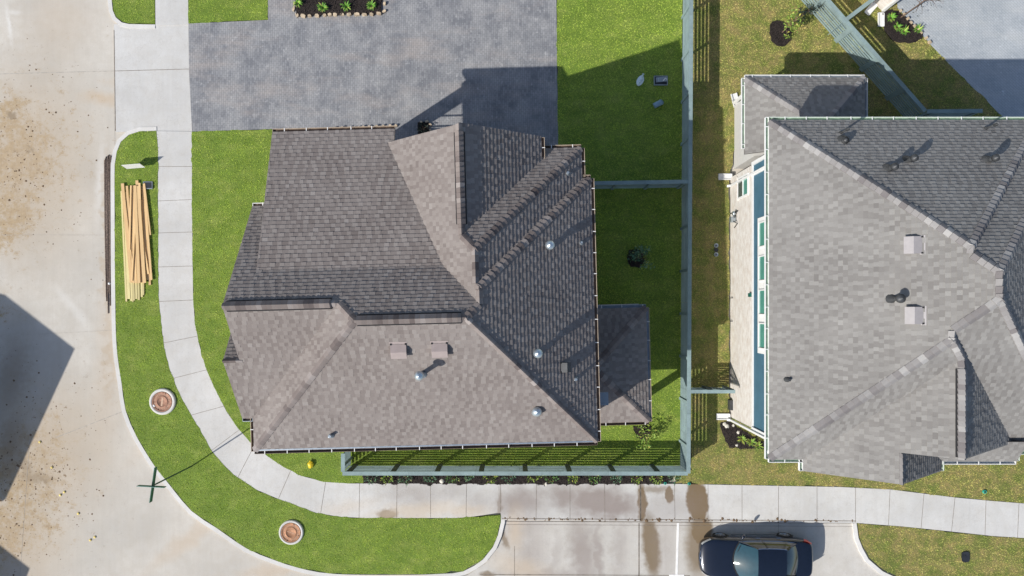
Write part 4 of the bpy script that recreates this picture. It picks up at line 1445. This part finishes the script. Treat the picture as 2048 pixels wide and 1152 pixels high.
# lumber pile on the verge
lp_ = random.Random(5)
boards = [ # x top, y top, x bottom, y bottom, z, width, kind
 (243,382,253,603,0,.075,1),(249,384,258,598,0,.14,1),(255,392,263,602,0,.09,1),(262,400,268,601,0,.10,1),(268,400,273,598,0,.09,1),(273,404,278,600,0,.09,1),(280,402,284,594,0,.09,1),(286,404,287,590,0,.07,1),(260,396,266,604,0,.06,1),
 (245,367,263,565,1,.14,0),(254,372,268,566,1,.10,0),(262,371,259,500,2,.07,0),(264,371,271,566,1,.14,0),(270,371,278,566,2,.14,0),(274,361,284,565,1,.13,0),(279,366,281,440,2,.09,0),(276,372,289,566,2,.15,0),
 (288,368,303,560,1,.09,0),(286,372,296,560,0,.14,0),(290,400,300,570,0,.10,0),(283,400,288,565,1,.06,2),(272,420,264,562,2,.06,0),(250,400,266,540,2,.05,0),(284,470,297,548,1,.08,0),(289,367,301,470,1,.06,0),
]
for x0, y0, x1, y1, lay, wd, kd in boards:
    z = GZ + .03 + lay*.052 + lp_.uniform(0, .014)
    a, b = P(x0, y0, z), P(x1, y1, z + lp_.uniform(-.005, .012))
    m = MB(); d = (b-a)
    m.bar(a, b, wd, .04, tint=lp_.random())
    # eased arrises: a thin second board end grain mark
    m.bar(a - d.normalized()*.004, a + d.normalized()*.004, wd*.96, .036, tint=0)
    o = m.build('wood_board', M['pine_green'] if kd == 1 else M['pine'])
    if kd == 1: tag(o, 'greenish treated board sticking out at the bottom of the lumber pile', 'board', 'greenish boards under the lumber pile')
    else: tag(o, 'yellow pine board in the upper layers of the lumber pile on the verge', 'board', 'yellow pine boards of the lumber pile')

# bundle of dark bars in the gutter
for i in range(13):
    x = 209 + i*1.35; y0 = 308 + abs(rnd.gauss(0, 7)) + (0 if i > 4 else 5); y1 = 612 - rnd.uniform(0, 34)
    if i == 3: y1 = 627
    m = MB(); a = P(x, y0, .03 + .022*(i % 2)); b = P(x + 3.0 + rnd.uniform(-1.2,1.2), y1, .03 + .02*((i+1) % 2))
    mid = a.lerp(b, .5) + Vector((rnd.uniform(-.03,.03), 0, .004))
    m.tube([a, mid, b], .019 + .009*rnd.random(), 6)
    tag(m.build('steel_bar', M['rust']), 'dark rusty steel bar in the long bundle lying along the kerb', 'steel bar', 'rusty steel bars along the kerb')
m = MB(); m.lathe(P(219,567,.05), [(.001,.06),(.05,.05),(.06,.0),(.05,-.03)], 10); tag(m.build('plastic_cup', M['white']), 'small white cup dropped on the dark bars in the gutter', 'cup')

# yard sign, seen nearly from above
ys = thing('yard_sign', P(268,334), 'small pale yard sign on a wire stake above the lumber', 'sign')
a, b = P(248,334,.62), P(285,331,.62)
d = (b-a).normalized(); n_ = Vector((-d.y, d.x, 0)); up = (Z3*.98 + n_*.16).normalized()
m = MB(); m.box((a+b)/2, ((b-a).length, .012, .48), (d, up.cross(d), up)); m.build('sign_panel', M['white'], ys)
m = MB()
for f in (.3, .7):
    c = a.lerp(b, f); m.tube([Vector((c.x, c.y, 0)) + n_*.1, c + up*.1], .008, 6)
m.build('wire_stake', M['galv'], ys)
ub = thing('valve_box', P(297,371), 'black rectangular box lid in the grass beside the lumber top', 'utility box')
m = MB(); m.box(P(297,371)+Z3*.03, (.42,.33,.10)); m.build('box_frame', M['flash'], ub)
m = MB(); m.box(P(297,371)+Z3*.075, (.36,.27,.03)); m.build('lid', M['black_plastic'], ub)
ub = thing('valve_box', P(1930,1113), 'dark grey rounded utility lid in the dry lower right lawn', 'utility box')
m = MB(); pr = []
for i in range(20):
    a = i/20*6.283; c_, s_ = math.cos(a), math.sin(a)
    pr.append((P(1930,1113).x + .175*math.copysign(abs(c_)**.5, c_), P(1930,1113).y + .24*math.copysign(abs(s_)**.5, s_)))
m.prism(pr, GZ-.05, GZ+.075); m.build('lid', M['black_plastic'], ub)
m = MB(); m.lathe(P(1929,1110)+Z3*.078, [(.025,0),(.025,.004),(.001,.004)], 10); m.build('lift_hole', M['black'], ub)

# street name sign at the bend
fs = thing('street_sign', P(384,932), 'green street name sign with two crossed blades on a thin pole at the bend', 'street sign')
base = P(384,932)
m = MB(); m.tube([base, base + Z3*3.75], .032, 10); m.build('pole', M['green_pole'], fs)
def blade(px0, py0, px1, py1, z, hgt):
    a, b = P(px0, py0, z), P(px1, py1, z); d = (b-a).normalized(); n = Vector((-d.y, d.x, 0))
    m = MB(); m.box((a+b)/2, ((b-a).length, .02, hgt), (d, n, Z3)); o = m.build('sign_blade', M['sign_green'], fs)
    m = MB()
    for s_ in (-1, 1):
        m.box((a+b)/2 + n*.012*s_ + Z3*hgt*.44, ((b-a).length*.98, .004, .012), (d, n, Z3)); m.box((a+b)/2 + n*.012*s_ - Z3*hgt*.44, ((b-a).length*.98, .004, .012), (d, n, Z3))
    m.build('sign_border', M['galv'], o)
top = base + Z3*3.62
sx = NX + top.x*S/(1-top.z/H); sy = NY - top.y*S/(1-top.z/H)
blade(sx+4, sy-36, sx-6, sy+34, 3.62, .24); blade(sx-32, sy+1, sx+23, sy+4, 3.86, .22)

# things on the lawns
m = MB()
r_ = random.Random(3)
c = P(622,928)
rows = []
for j in range(6):
    t = j/5*math.pi
    rows.append([c + Vector((math.sin(t)*.13*math.cos(a)*r_.uniform(.75,1.2), math.sin(t)*.165*math.sin(a)*r_.uniform(.75,1.2), .10 - .10*math.cos(t)*-1 if False else .11 - math.cos(t)*.10)) for a in [i/9*6.283 for i in range(9)]])
m.grid(rows, .5, False, True)
m.tube([c + Vector((0,.11,.1)), c + Vector((-.04,.19,.11))], [.05,.02], 7)
tag(m.build('plastic_bag', M['yellow']), 'crumpled yellow plastic bag on the grass beside the curved pavement', 'bag')

bag = MB()
c = P(1281,160); d = Vector((.42,.9,0)); n = Vector((-.9,.42,0))
rows = []
for i in range(9):
    f = i/8; wv = .03 + .13*math.sin(min(1,f*1.15)*math.pi)**.7 if i < 8 else .05
    rows.append([c + d*(f-.5)*.62 + n*s_*wv + Z3*(.03 + .07*(1-abs(s_))*r_.uniform(.4,1.3)) for s_ in (-1,-.5,0,.5,1)])
bag.grid(rows, .5, False)
tag(bag.build('plastic_sheet', M['pale_plastic']), 'crumpled pale blue plastic wrapper on the shaded back lawn', 'plastic wrapper')
mb_ = thing('meter_box', P(1321,162), 'dark rectangular meter pit with a broken lid on the shaded lawn', 'meter box')
c = P(1321,162)
m = MB(); 
for s_ in (-1,1): m.box(c + Vector((0,.20*s_,.04)), (.62,.03,.10)); m.box(c + Vector((.30*s_,0,.04)), (.03,.37,.10))
m.build('box_frame', M['flash'], mb_)
m = MB(); m.box(c + Z3*.03, (.58,.36,.03)); m.build('pit_floor', M['black_plastic'], mb_)
m = MB(); m.box(c + Vector((.03,.05,.075)), (.50,.22,.02), (Vector((.99,.08,.06)).normalized(), Vector((-.08,.99,0)).normalized(), Z3)); m.build('lid', M['flash'], mb_)
m = MB(); m.bar(c + Vector((.10,-.02,.10)), c + Vector((.20,.10,.12)), .05, .02); m.bar(c + Vector((.2,.10,.12)), c + Vector((.28,.04,.10)), .03, .02); m.bar(c+Vector((-.12,-.04,.1)), c+Vector((-.11,.1,.1)), .012, .012)
m.build('debris', M['white'], mb_)
pc = thing('pipe_cap', P(1316,210), 'pale blue upright pipe stub with round cap on the shaded lawn', 'pipe stub')
m = MB(); a = P(1310,213,GZ); b = P(1310,213,GZ) ; m.tube([P(1307,213)+Z3*.10, P(1321,206)+Z3*.13], .125, 18); m.build('pipe', M['blue_grey'], pc)
m = MB(); ax_ = (P(1321,206) - P(1307,213) + Z3*.03).normalized(); m.lathe(P(1321,206)+Z3*.13, [(.13,-.03),(.135,.0),(.13,.03),(.10,.035),(.09,.01),(.001,.01)], 18, (ax_ + Z3*1.2).normalized()); m.build('cap', M['blue_grey'], pc)
for x, y, lb in ((1330,966,'small green valve cap at the mulch edge near the fence corner'), (1378,967,'small green valve cap in the dry grass right of the fence corner'), (1968,983,'green sprinkler valve lid in the dry lawn by the right pavement')):
    t = thing('sprinkler_head', P(x,y), lb, 'sprinkler', 'green sprinkler caps')
    rr = .09 if x > 1900 else .07
    m = MB(); m.lathe(P(x,y), [(rr,-.04),(rr,.07),(rr*.8,.09),(rr*.55,.09),(rr*.5,.07),(.001,.07)], 12); m.build('body', M['sprinkler'], t)
    m = MB(); m.lathe(P(x,y)+Z3*.07, [(rr*.4,0),(rr*.38,.025),(.001,.028)], 10); m.build('nozzle', M['black_plastic'], t)

# yellow rinds dropped on the street
for x, y in ((121,990),(129,984),(157,1027),(181,1080),(190,1074),(80,884),(104,935)):
    m = MB(); m.lathe(P(x,y,.0), [(.03,0),(.055,.015),(.055,.035),(.03,.045),(.001,.05)], 9)
    tag(m.build('litter', M['pale_yellow']), 'pale yellow round scrap lying on the muddy street', 'litter', 'yellow litter on the street')
# white stones in beds
for x, y in ((884,962),(1092,967),(1453,852),(1449,848),(1476,865),(1473,890),(1466,850),(1730,962)):
    if x == 1730: continue
    m = MB(); q = P(x,y); clod(q.x, q.y, rnd.uniform(.07,.12), GZ+.05, m, .5)
    tag(m.build('stone', M['pale_rock']), 'pale stone lying on dark mulch ' + ('in the bed along the fence' if x < 1200 else 'in the bed under the blue house corner'), 'stone', 'pale stones on the mulch by the fence' if x < 1200 else 'pale stones under the house corner')
# stone edging of the beds
def edging(path, label, grp, sz=.17, sp=.24, z=GZ):
    pts = dense(px_poly(path), .1)
    acc = 0; last = pts[0]
    for p in pts:
        if (p - last).length >= sp * rnd.uniform(.8, 1.2):
            m = MB(); a = rnd.uniform(-.3,.3) + math.atan2((p-last).y, (p-last).x); u = Vector((math.cos(a), math.sin(a), 0)); v = Vector((-u.y,u.x,0))
            c = Vector((p.x, p.y, z + .05))
            L, wd, h_ = sz*rnd.uniform(.8,1.35), sz*rnd.uniform(.6,.95), .13*rnd.uniform(.8,1.2)
            poly = [c + u*x_*L*.5*rnd.uniform(.8,1.1) + v*y_*wd*.5*rnd.uniform(.8,1.1) for x_, y_ in ((-1,-.7),(0,-1),(1,-.8),(1.05,.5),(.2,1),(-.9,.8))]
            m.prism([(q.x,q.y) for q in poly], z - .03, z + h_)
            tag(m.build('edging_stone', M['rock']), label, 'edging stone', grp); last = p
edging([(594,-4),(595,31),(680,30),(764,27),(766,-4)], 'tan edging stone around the dark planting bed on the pavers', 'edging stones of the bed on the pavers')
edging([(660,257),(700,256),(740,254),(775,252),(800,252)], 'tan edging stone below the brown gutter at the driveway', 'edging stones by the driveway gutter', .11, .22)
edging([(834,246),(858,245),(861,262),(861,275)], 'tan edging stone of the little planter at the porch', 'edging stones of the porch planter', .13, .17)
edging([(1793,14),(1820,46),(1846,72),(1860,88)], 'tan edging stone between pale pavers and round mulch bed', 'edging stones of the round bed', .13, .2)

# ================================================================== plants
def leaves(t, c, r, h, n, size, mat, name='foliage', seed=1, squash=1.0, up=.5):
    g = np.random.default_rng(seed)
    d = g.normal(size=(n, 3)); d /= np.linalg.norm(d, axis=1)[:, None]
    rad = g.uniform(.25, 1, n)**.5
    lump = 1 + .25*np.sin(d[:,0]*5 + seed) * np.cos(d[:,1]*4 + seed*2)
    p = d * rad[:, None] * lump[:, None] * np.array([r, r*squash, h/2]) + np.array([0, 0, h*.55])
    m = MB()
    for i in range(n):
        q = Vector(p[i]) + Vector(c)
        dr = (Vector(d[i]) + Vector((0,0,up)) + Vector(g.normal(0,.5,3))).normalized()
        sd_ = dr.cross(Vector(g.normal(size=3))).normalized()
        L = size*g.uniform(.7,1.3); w_ = L*.26
        tip = q + dr*L; nn = sd_.cross(dr)*L*.08
        m.face([q, q + dr*L*.45 + sd_*w_ + nn, tip, q + dr*L*.45 - sd_*w_ + nn])
    return m.build(name, mat, t)


def shrub(px, py, r, h, n, mat, label, group=None, seed=1, name='shrub', size=.09, z=GZ):
    c = P(px, py, z)
    t = thing(name, c, label, 'shrub', group)
    m = MB(); rr = random.Random(seed)
    for i in range(6):
        a = rr.uniform(0,6.3); e = c + Vector((math.cos(a)*r*.6, math.sin(a)*r*.6, h*rr.uniform(.5,.85)))
        m.tube([c, c.lerp(e,.5) + Z3*h*.1, e], [.014,.010,.004], 5)
    m.build('stems', M['bark'], t)
    leaves(t, c, r, h, n, size, mat, seed=seed)
    return t


def tussock(px, py, r, n, mat, label, group, seed, z=GZ):
    c = P(px, py, z)
    t = thing('strap_leaf_plant', c, label, 'plant', group)
    m = MB(); rr = random.Random(seed)
    for i in range(n):
        a = rr.uniform(0,6.3); L = r*rr.uniform(.6,1.15); d = Vector((math.cos(a), math.sin(a), 0)); s_ = Vector((-d.y,d.x,0))
        hp = L*rr.uniform(.5,1.1); w_ = .022*rr.uniform(.7,1.2)
        rows = []
        for f in (0,.35,.7,1):
            cc = c + d*L*f + Z3*(hp*math.sin(f*2.2))
            ww = w_*(1 - f**2*.95)
            rows.append([cc - s_*ww, cc + s_*ww])
        m.grid(rows)
    m.build('leaves', mat, t)
    m = MB(); m.lathe(c, [(.05,-.02),(.04,.08),(.001,.1)], 8); m.build('crown_base', M['bark'], t)

sh_ = [(745,952,'leaf_blue'),(776,953,'leaf_yellow'),(809,952,'leaf_blue'),(860,950,'leaf_blue'),(906,950,'leaf'),(938,948,'leaf_blue'),(982,951,'leaf_yellow'),(1018,949,'leaf_blue'),(1066,949,'leaf_yellow'),(1100,951,'leaf'),
       (1145,952,'leaf_yellow'),(1187,950,'leaf'),(1232,951,'leaf_blue'),(1270,951,'leaf_yellow'),(1311,952,'leaf_yellow'),(1345,953,'leaf_blue')]
for i, (x, y, mt) in enumerate(sh_):
    shrub(x, y, rnd.uniform(.24,.34), rnd.uniform(.36,.5), 130, M[mt], ('yellow green' if mt == 'leaf_yellow' else 'blue green' if mt == 'leaf_blue' else 'mid green') + ' small shrub in the mulch row outside the teal fence',
          {'leaf_yellow': 'yellow green shrubs in the fence row', 'leaf_blue': 'blue green shrubs in the fence row', 'leaf': 'mid green shrubs in the fence row'}[mt], 20+i)
for i, (x, y) in enumerate(((597,8),(647,17),(694,15),(744,13))):
    tussock(x, y, .26, 46, M['leaf_bright'], 'bright strap leaved tuft in the stone edged bed on the pavers', 'strap leaved tufts in the paver bed', 50+i, GZ+.1)
for i, (x, y) in enumerate(((1780,37),(1793,56),(1806,64),(1834,60))):
    tussock(x, y, .24, 44, M['leaf_bright'], 'bright strap leaved tuft in the round mulch bed', 'strap leaved tufts in the round bed', 60+i, GZ+.05)
shrub(847, 258, .24, .35, 110, M['leaf_dark'], 'dark shaded plant in the small stone edged planter by the porch', seed=71, z=GZ+.08)

# sapling in the back lawn, shrub at the patio, shrub and tree by the diagonal fence
def sapling(px, py, hgt, r, n, mat, label, seed, size=.12, lean=(0,0), trunk=.025, k=9, name='sapling', z=GZ):
    c = P(px, py, z); rr = random.Random(seed)
    t = thing(name, c, label, 'small tree')
    m = MB(); top = c + Vector((lean[0], lean[1], hgt))
    m.tube([c, c.lerp(top,.5)+Vector((.03,.02,0)), top], [trunk, trunk*.8, trunk*.3], 7)
    ends = []
    for i in range(k):
        f = rr.uniform(.25,.9); a = rr.uniform(0,6.3); s_ = c.lerp(top, f); e = s_ + Vector((math.cos(a)*r*rr.uniform(.6,1), math.sin(a)*r*rr.uniform(.6,1), rr.uniform(.1,.4)*hgt*.5))
        m.tube([s_, s_.lerp(e,.5)+Z3*.04, e], [trunk*.45, trunk*.3, trunk*.12], 5); ends += [e, s_.lerp(e,.6)]
    m.build('trunk', M['bark'], t)
    m = MB()
    for i in range(n):
        e = rr.choice(ends) + Vector((rr.gauss(0,r*.2), rr.gauss(0,r*.2), rr.gauss(0,r*.2)))
        d = Vector((rr.gauss(0,1), rr.gauss(0,1), rr.gauss(.2,.6))).normalized(); s_ = d.cross(Vector((rr.gauss(0,1),rr.gauss(0,1),rr.gauss(0,1)))).normalized()
        L = size*rr.uniform(.6,1.3)
        m.face([e, e + d*L*.45 + s_*L*.24, e + d*L, e + d*L*.45 - s_*L*.24])
    m.build('crown', mat, t)
sapling(1270,517,1.1,.5,300,M['leaf_blue'],'young sapling with round mulch ring in the shaded back lawn',81,.13,(.42,-.1))
sapling(1288,866,.75,.52,330,M['leaf_yellow'],'loose yellow green shrub with reddish leaves below the patio roof',82,.11,(.12,-.1),.018,14,'shrub')
sapling(1563,66,1.25,.45,260,M['leaf_yellow'],'bright green bush in the mulch ring near the diagonal fence',83,.12,(.3,.25),.03,10,'shrub')
sapling(1582,50,1.6,.35,120,M['leaf_dark'],'dark plum leaved bush leaning over the base of the diagonal fence',84,.15,(.45,.3),.02,8,'shrub')
sapling(1800,36,2.4,.75,120,M['leaf_dark'],'thin leafless young tree leaning over the pale pavers',85,.09,(1.1,.75),.03,20,'sapling')
for i, (x, y) in enumerate(((1500,882),(1515,890),(1482,876))):
    tussock(x, y, .26, 26, M['leaf_yellow'], 'thin yellowing tuft in the bed under the blue house corner', 'tufts under the house corner', 90+i)
# ================================================================== the car
def make_car():
    ox = (1397 + 1617) / 2
    c = G((366 + 584)/2 + 2, 493, .035)
    t = thing('parked_car', c, 'dark navy sedan parked in the lower car park, cut off by the bottom edge', 'car')
    def Wp(x, y, z): return c + Vector((-x, y, z))      # x forward is to the left of the picture, y to the north
    def mir(f):
        for s_ in (1, -1): f(s_)
    # body: stations from nose to tail
    st = [(2.49,.40,.36,.60),(2.46,.56,.30,.64),(2.40,.68,.26,.68),(2.28,.79,.23,.73),(2.05,.87,.21,.79),(1.7,.915,.21,.85),(1.2,.925,.21,.91),(.85,.925,.21,.945),(.3,.925,.21,.955),
          (-.4,.925,.21,.965),(-1.0,.925,.21,.975),(-1.5,.92,.21,.985),(-1.9,.895,.22,1.0),(-2.15,.855,.25,1.01),(-2.33,.79,.29,1.005),(-2.43,.70,.33,.98),(-2.47,.55,.40,.90)]
    rows = []
    for x, w_, zb, zt in st:
        h = zt - zb
        half = [(w_*.90, zb), (w_*.985, zb + h*.22), (w_*1.0, zb + h*.48), (w_*.985, zb + h*.72), (w_*.955, zb + h*.86), (w_*.90, zt - .030), (w_*.78, zt - .006), (w_*.5, zt + .018), (0, zt + .028)]
        full = [(y, z) for y, z in half] + [(-y, z) for y, z in half[-2::-1]]
        rows.append([Wp(x - (.05*(1-abs(y)/max(w_,.01)) if False else 0) + (.0), y, z) for y, z in full])
    m = MB(); m.grid(rows, .5, True)
    m.face(rows[0], .5); m.face(rows[-1][::-1], .5)
    body = m.build('body', M['paint_navy'], t)
    sub = body.modifiers.new('smooth', 'SUBSURF'); sub.levels = sub.render_levels = 2
    # greenhouse
    zb = .94
    B = {'wf': (1.02, .70), 'ws': (.78, .82), 'rs': (-1.62, .74), 'rb': (-1.86, .56)}
    def ro(x):       # roof height and half width along the length
        f = (x - .05) / 1.0
        return 1.43 - .03*max(0, abs(x + .45) - .3)**2*2, .615 - .06*max(0, -x - .5)
    xs = [.12, -.1, -.4, -.7, -1.0, -1.14]
    rows = []
    for x in xs:
        z, w_ = ro(x)
        rows.append([Wp(x, w_*y, z - .035*abs(y)**3 - .02*y*y) for y in (-1,-.75,-.4,0,.4,.75,1)])
    m = MB(); m.grid(rows); roof = m.build('roof', M['paint_navy'], t)
    # windscreen, rear window as curved sheets
    def sheet(name, bot, top, mat, nn=8, bulge=.0, grow=1.0):
        rr = []
        for i in range(6):
            f = i/5; row = []
            for j in range(nn+1):
                y = -1 + 2*j/nn
                xb = bot[0] - bot[3]*y*y; wb = bot[1]; zb_ = bot[2]
                xt = top[0] - top[3]*y*y; wt = top[1]; zt_ = top[2] - .055*y*y
                x = xb + (xt-xb)*f; w_ = wb + (wt-wb)*f; z = zb_ + (zt_-zb_)*f + bulge*math.sin(f*math.pi)
                row.append(Wp(x, w_*y*grow, z))
            rr.append(row)
        m = MB(); m.grid(rr); return m.build(name, mat, t)
    sheet('windshield', (1.08, .74, .955, .26), (.12, .60, 1.425, .06), M['windshield'], bulge=.035)
    sheet('rear_window', (-1.80, .66, 1.005, -.14), (-1.13, .56, 1.405, -.03), M['car_glass'], bulge=.03)
    # roof rails / pillars in paint and side glass
    for s_ in (1, -1):
        base = [(.84,.815),(.4,.835),(-.2,.84),(-.8,.83),(-1.3,.80),(-1.72,.735)]
        topp = [(.10,.60),(-.05,.615),(-.35,.62),(-.7,.61),(-1.0,.595),(-1.16,.565)]
        rr = []
        for (xb, yb), (xt, yt) in zip(base, topp):
            zt_ = ro(xt)[0] - .055; zb_ = .958
            rr.append([Wp(xb + (xt-xb)*f, s_*(yb + (yt-yb)*f + .028*math.sin(f*3.14)), zb_ + (zt_-zb_)*f) for f in (0,.25,.5,.75,1)])
        m = MB(); m.grid(rr); m.build('side_window', M['car_glass'], t)
        for i, wd in ((0,.05),(2,.07),(4,.06),(5,.10)):
            (xb, yb), (xt, yt) = base[i], topp[i]; zt_ = ro(xt)[0] - .05
            pts = [Wp(xb + (xt-xb)*f, s_*(yb + (yt-yb)*f + .028*math.sin(f*3.14) + .006), .955 + (zt_-.955)*f) for f in (0,.33,.66,1)]
            m = MB()
            for p, q in zip(pts, pts[1:]): m.bar(p, q, wd, .02, (0, s_, .4))
            m.build('pillar', M['paint_navy'], t)
        m = MB(); pts = [Wp(x, s_*(y + .006), .962) for x, y in base]
        for p, q in zip(pts, pts[1:]): m.bar(p, q, .022, .02)
        pts = [Wp(x, s_*(y + .012), ro(x)[0] - .05) for x, y in topp]
        for p, q in zip(pts, pts[1:]): m.bar(p, q, .03, .02)
        m.build('window_trim', M['chrome'] if s_ > 0 else M['car_dark'], t)
        # mirrors
        m = MB()
        pr = [(.0,.0),(.10,.0)]
        rows = []
        for i, (dy, sc) in enumerate(((0,.25),(.05,.7),(.12,1),(.19,.95),(.235,.6))):
            cc = Wp(.74 - .05*i*.6, s_*(.90 + dy), 1.0 + .01*i)
            rows.append([cc + Vector((math.cos(a)*.075*sc, 0, math.sin(a)*.085*sc)) for a in [k_/10*6.283 for k_ in range(10)]])
        m.grid(rows, .5, True, True); m.face(rows[0]); m.face(rows[-1]); m.build('side_mirror', M['paint_navy'], t)
        # wheels
        for x in (1.50, -1.42):
            ctr = Wp(x, s_*.845, .33); ax = Vector((0, s_, 0))
            m = MB(); m.lathe(ctr, [(.23,-.11),(.31,-.11),(.335,-.07),(.337,.05),(.325,.085),(.27,.10),(.235,.085),(.23,.03)], 30, ax)
            wh = thing_child('wheel', t, ctr)
            m.build('tyre', M['tyre'], wh)
            m = MB(); m.lathe(ctr, [(.235,.085),(.225,.06),(.21,.03)], 30, ax); m.lathe(ctr, [(.001,.075),(.05,.075),(.06,.055)], 14, ax)
            u0 = Vector((1,0,0)); v0 = ax.cross(u0)
            for k_ in range(10):
                a = k_/10*6.283 + .2; dd = u0*math.cos(a) + v0*math.sin(a)
                m.bar(ctr + ax*.062 + dd*.045, ctr + ax*.058 + dd*.225, .028, .03, ax)
            m.build('rim', M['rim'], wh)
            m = MB(); m.lathe(ctr, [(.235,.0),(.001,.0)], 20, ax); m.build('brake_disc', M['car_dark'], wh)
            m = MB(); arch = []
            for k_ in range(13):
                a = math.pi*k_/12; arch.append([Wp(x + math.cos(a)*r2, s_*(.918 + .006*(r2 < .4)), .33 + math.sin(a)*r2) for r2 in (.345, .385)])
            m.grid(arch); m.build('wheel_arch', M['car_dark'], t)
        # lamps
        m = MB(); rr = []
        for i in range(6):
            f = i/5; x = 2.40 - .40*f; y = s_*(.60 + .245*f**.7)
            rr.append([Wp(x + .015, y, .735 + .05*f - .012), Wp(x + .03, y + s_*.015, .70 + .04*f), Wp(x + .035, y + s_*.03, .62 + .03*f)])
        m.grid(rr); m.build('headlight', M['lamp_clear'], t)
        m = MB(); rr = []
        for i in range(5):
            f = i/4; x = -2.06 - .34*f; y = s_*(.878 - .16*f**1.6)
            rr.append([Wp(x, y - s_*.03, 1.0), Wp(x - .012, y + s_*.012, .945), Wp(x - .015, y + s_*.022, .84)])
        m.grid(rr); m.build('tail_light', M['lamp_red'], t)
        m = MB()
        for x0, x1 in ((.72, -.28), (-.33, -1.2)):
            m.bar(Wp(x1 + .12, s_*.925, .80), Wp(x1 + .32, s_*.925, .80), .022, .022)
        m.build('door_handle', M['chrome'], t)
        m = MB(); m.bar(Wp(1.0, s_*.925, .30), Wp(-1.0, s_*.925, .30), .03, .05); m.build('sill_trim', M['chrome'], t)
    # grille and bumper
    m = MB(); rr = []
    for j in range(9):
        y = -.42 + .84*j/8; xx = 2.485 - .10*(y/.42)**2
        rr.append([Wp(xx + .012, y, .62), Wp(xx + .03, y, .52), Wp(xx + .022, y, .40)])
    m.grid(rr); m.build('grille', M['car_dark'], t)
    m = MB()
    for j in range(8):
        y0 = -.42 + .84*j/8; y1 = -.42 + .84*(j+1)/8
        f = lambda y: Wp(2.50 - .10*(y/.42)**2 + .008, y, .635)
        m.bar(f(y0), f(y1), .03, .025)
    m.build('grille_trim', M['chrome'], t)
    m = MB(); m.lathe(Wp(2.44, 0, .668), [(.05,0),(.045,.01),(.001,.012)], 14); m.build('badge', M['chrome'], t)
    # shut lines of bonnet and boot, antenna fin
    m = MB()
    pts = [Wp(1.10 - .28*(y/.78)**2, y, .968 - .02*abs(y)) for y in [-.78 + .195*i for i in range(9)]]
    for p, q in zip(pts, pts[1:]): m.bar(p, q, .06, .012)
    m.build('scuttle', M['car_dark'], t)
    m = MB(); rr = [[Wp(-1.02 - .06*i, .025*(1-i/3), 1.405 + .045*(i/3)), Wp(-1.02 - .06*i, -.025*(1-i/3), 1.405 + .045*(i/3))] for i in range(4)]
    m.grid(rr); m.face([Wp(-1.02,.025,1.40), Wp(-1.20,0,1.45), Wp(-1.22,0,1.39)]); m.face([Wp(-1.02,-.025,1.40), Wp(-1.22,0,1.39), Wp(-1.20,0,1.45)]); m.build('antenna', M['paint_navy'], t)
    m = MB()
    for y in (-.2, .25): m.bar(Wp(.98 - .1*abs(y), y, .985), Wp(.80, y + .42, 1.06), .02, .02)
    m.build('wiper', M['black'], t)
    return t


def thing_child(name, parent, loc):
    o = bpy.data.objects.new(name, None); COL.objects.link(o)
    o.parent = parent; o.location = Vector(loc) - root_loc(parent); o.empty_display_size = .1
    return o


make_car()
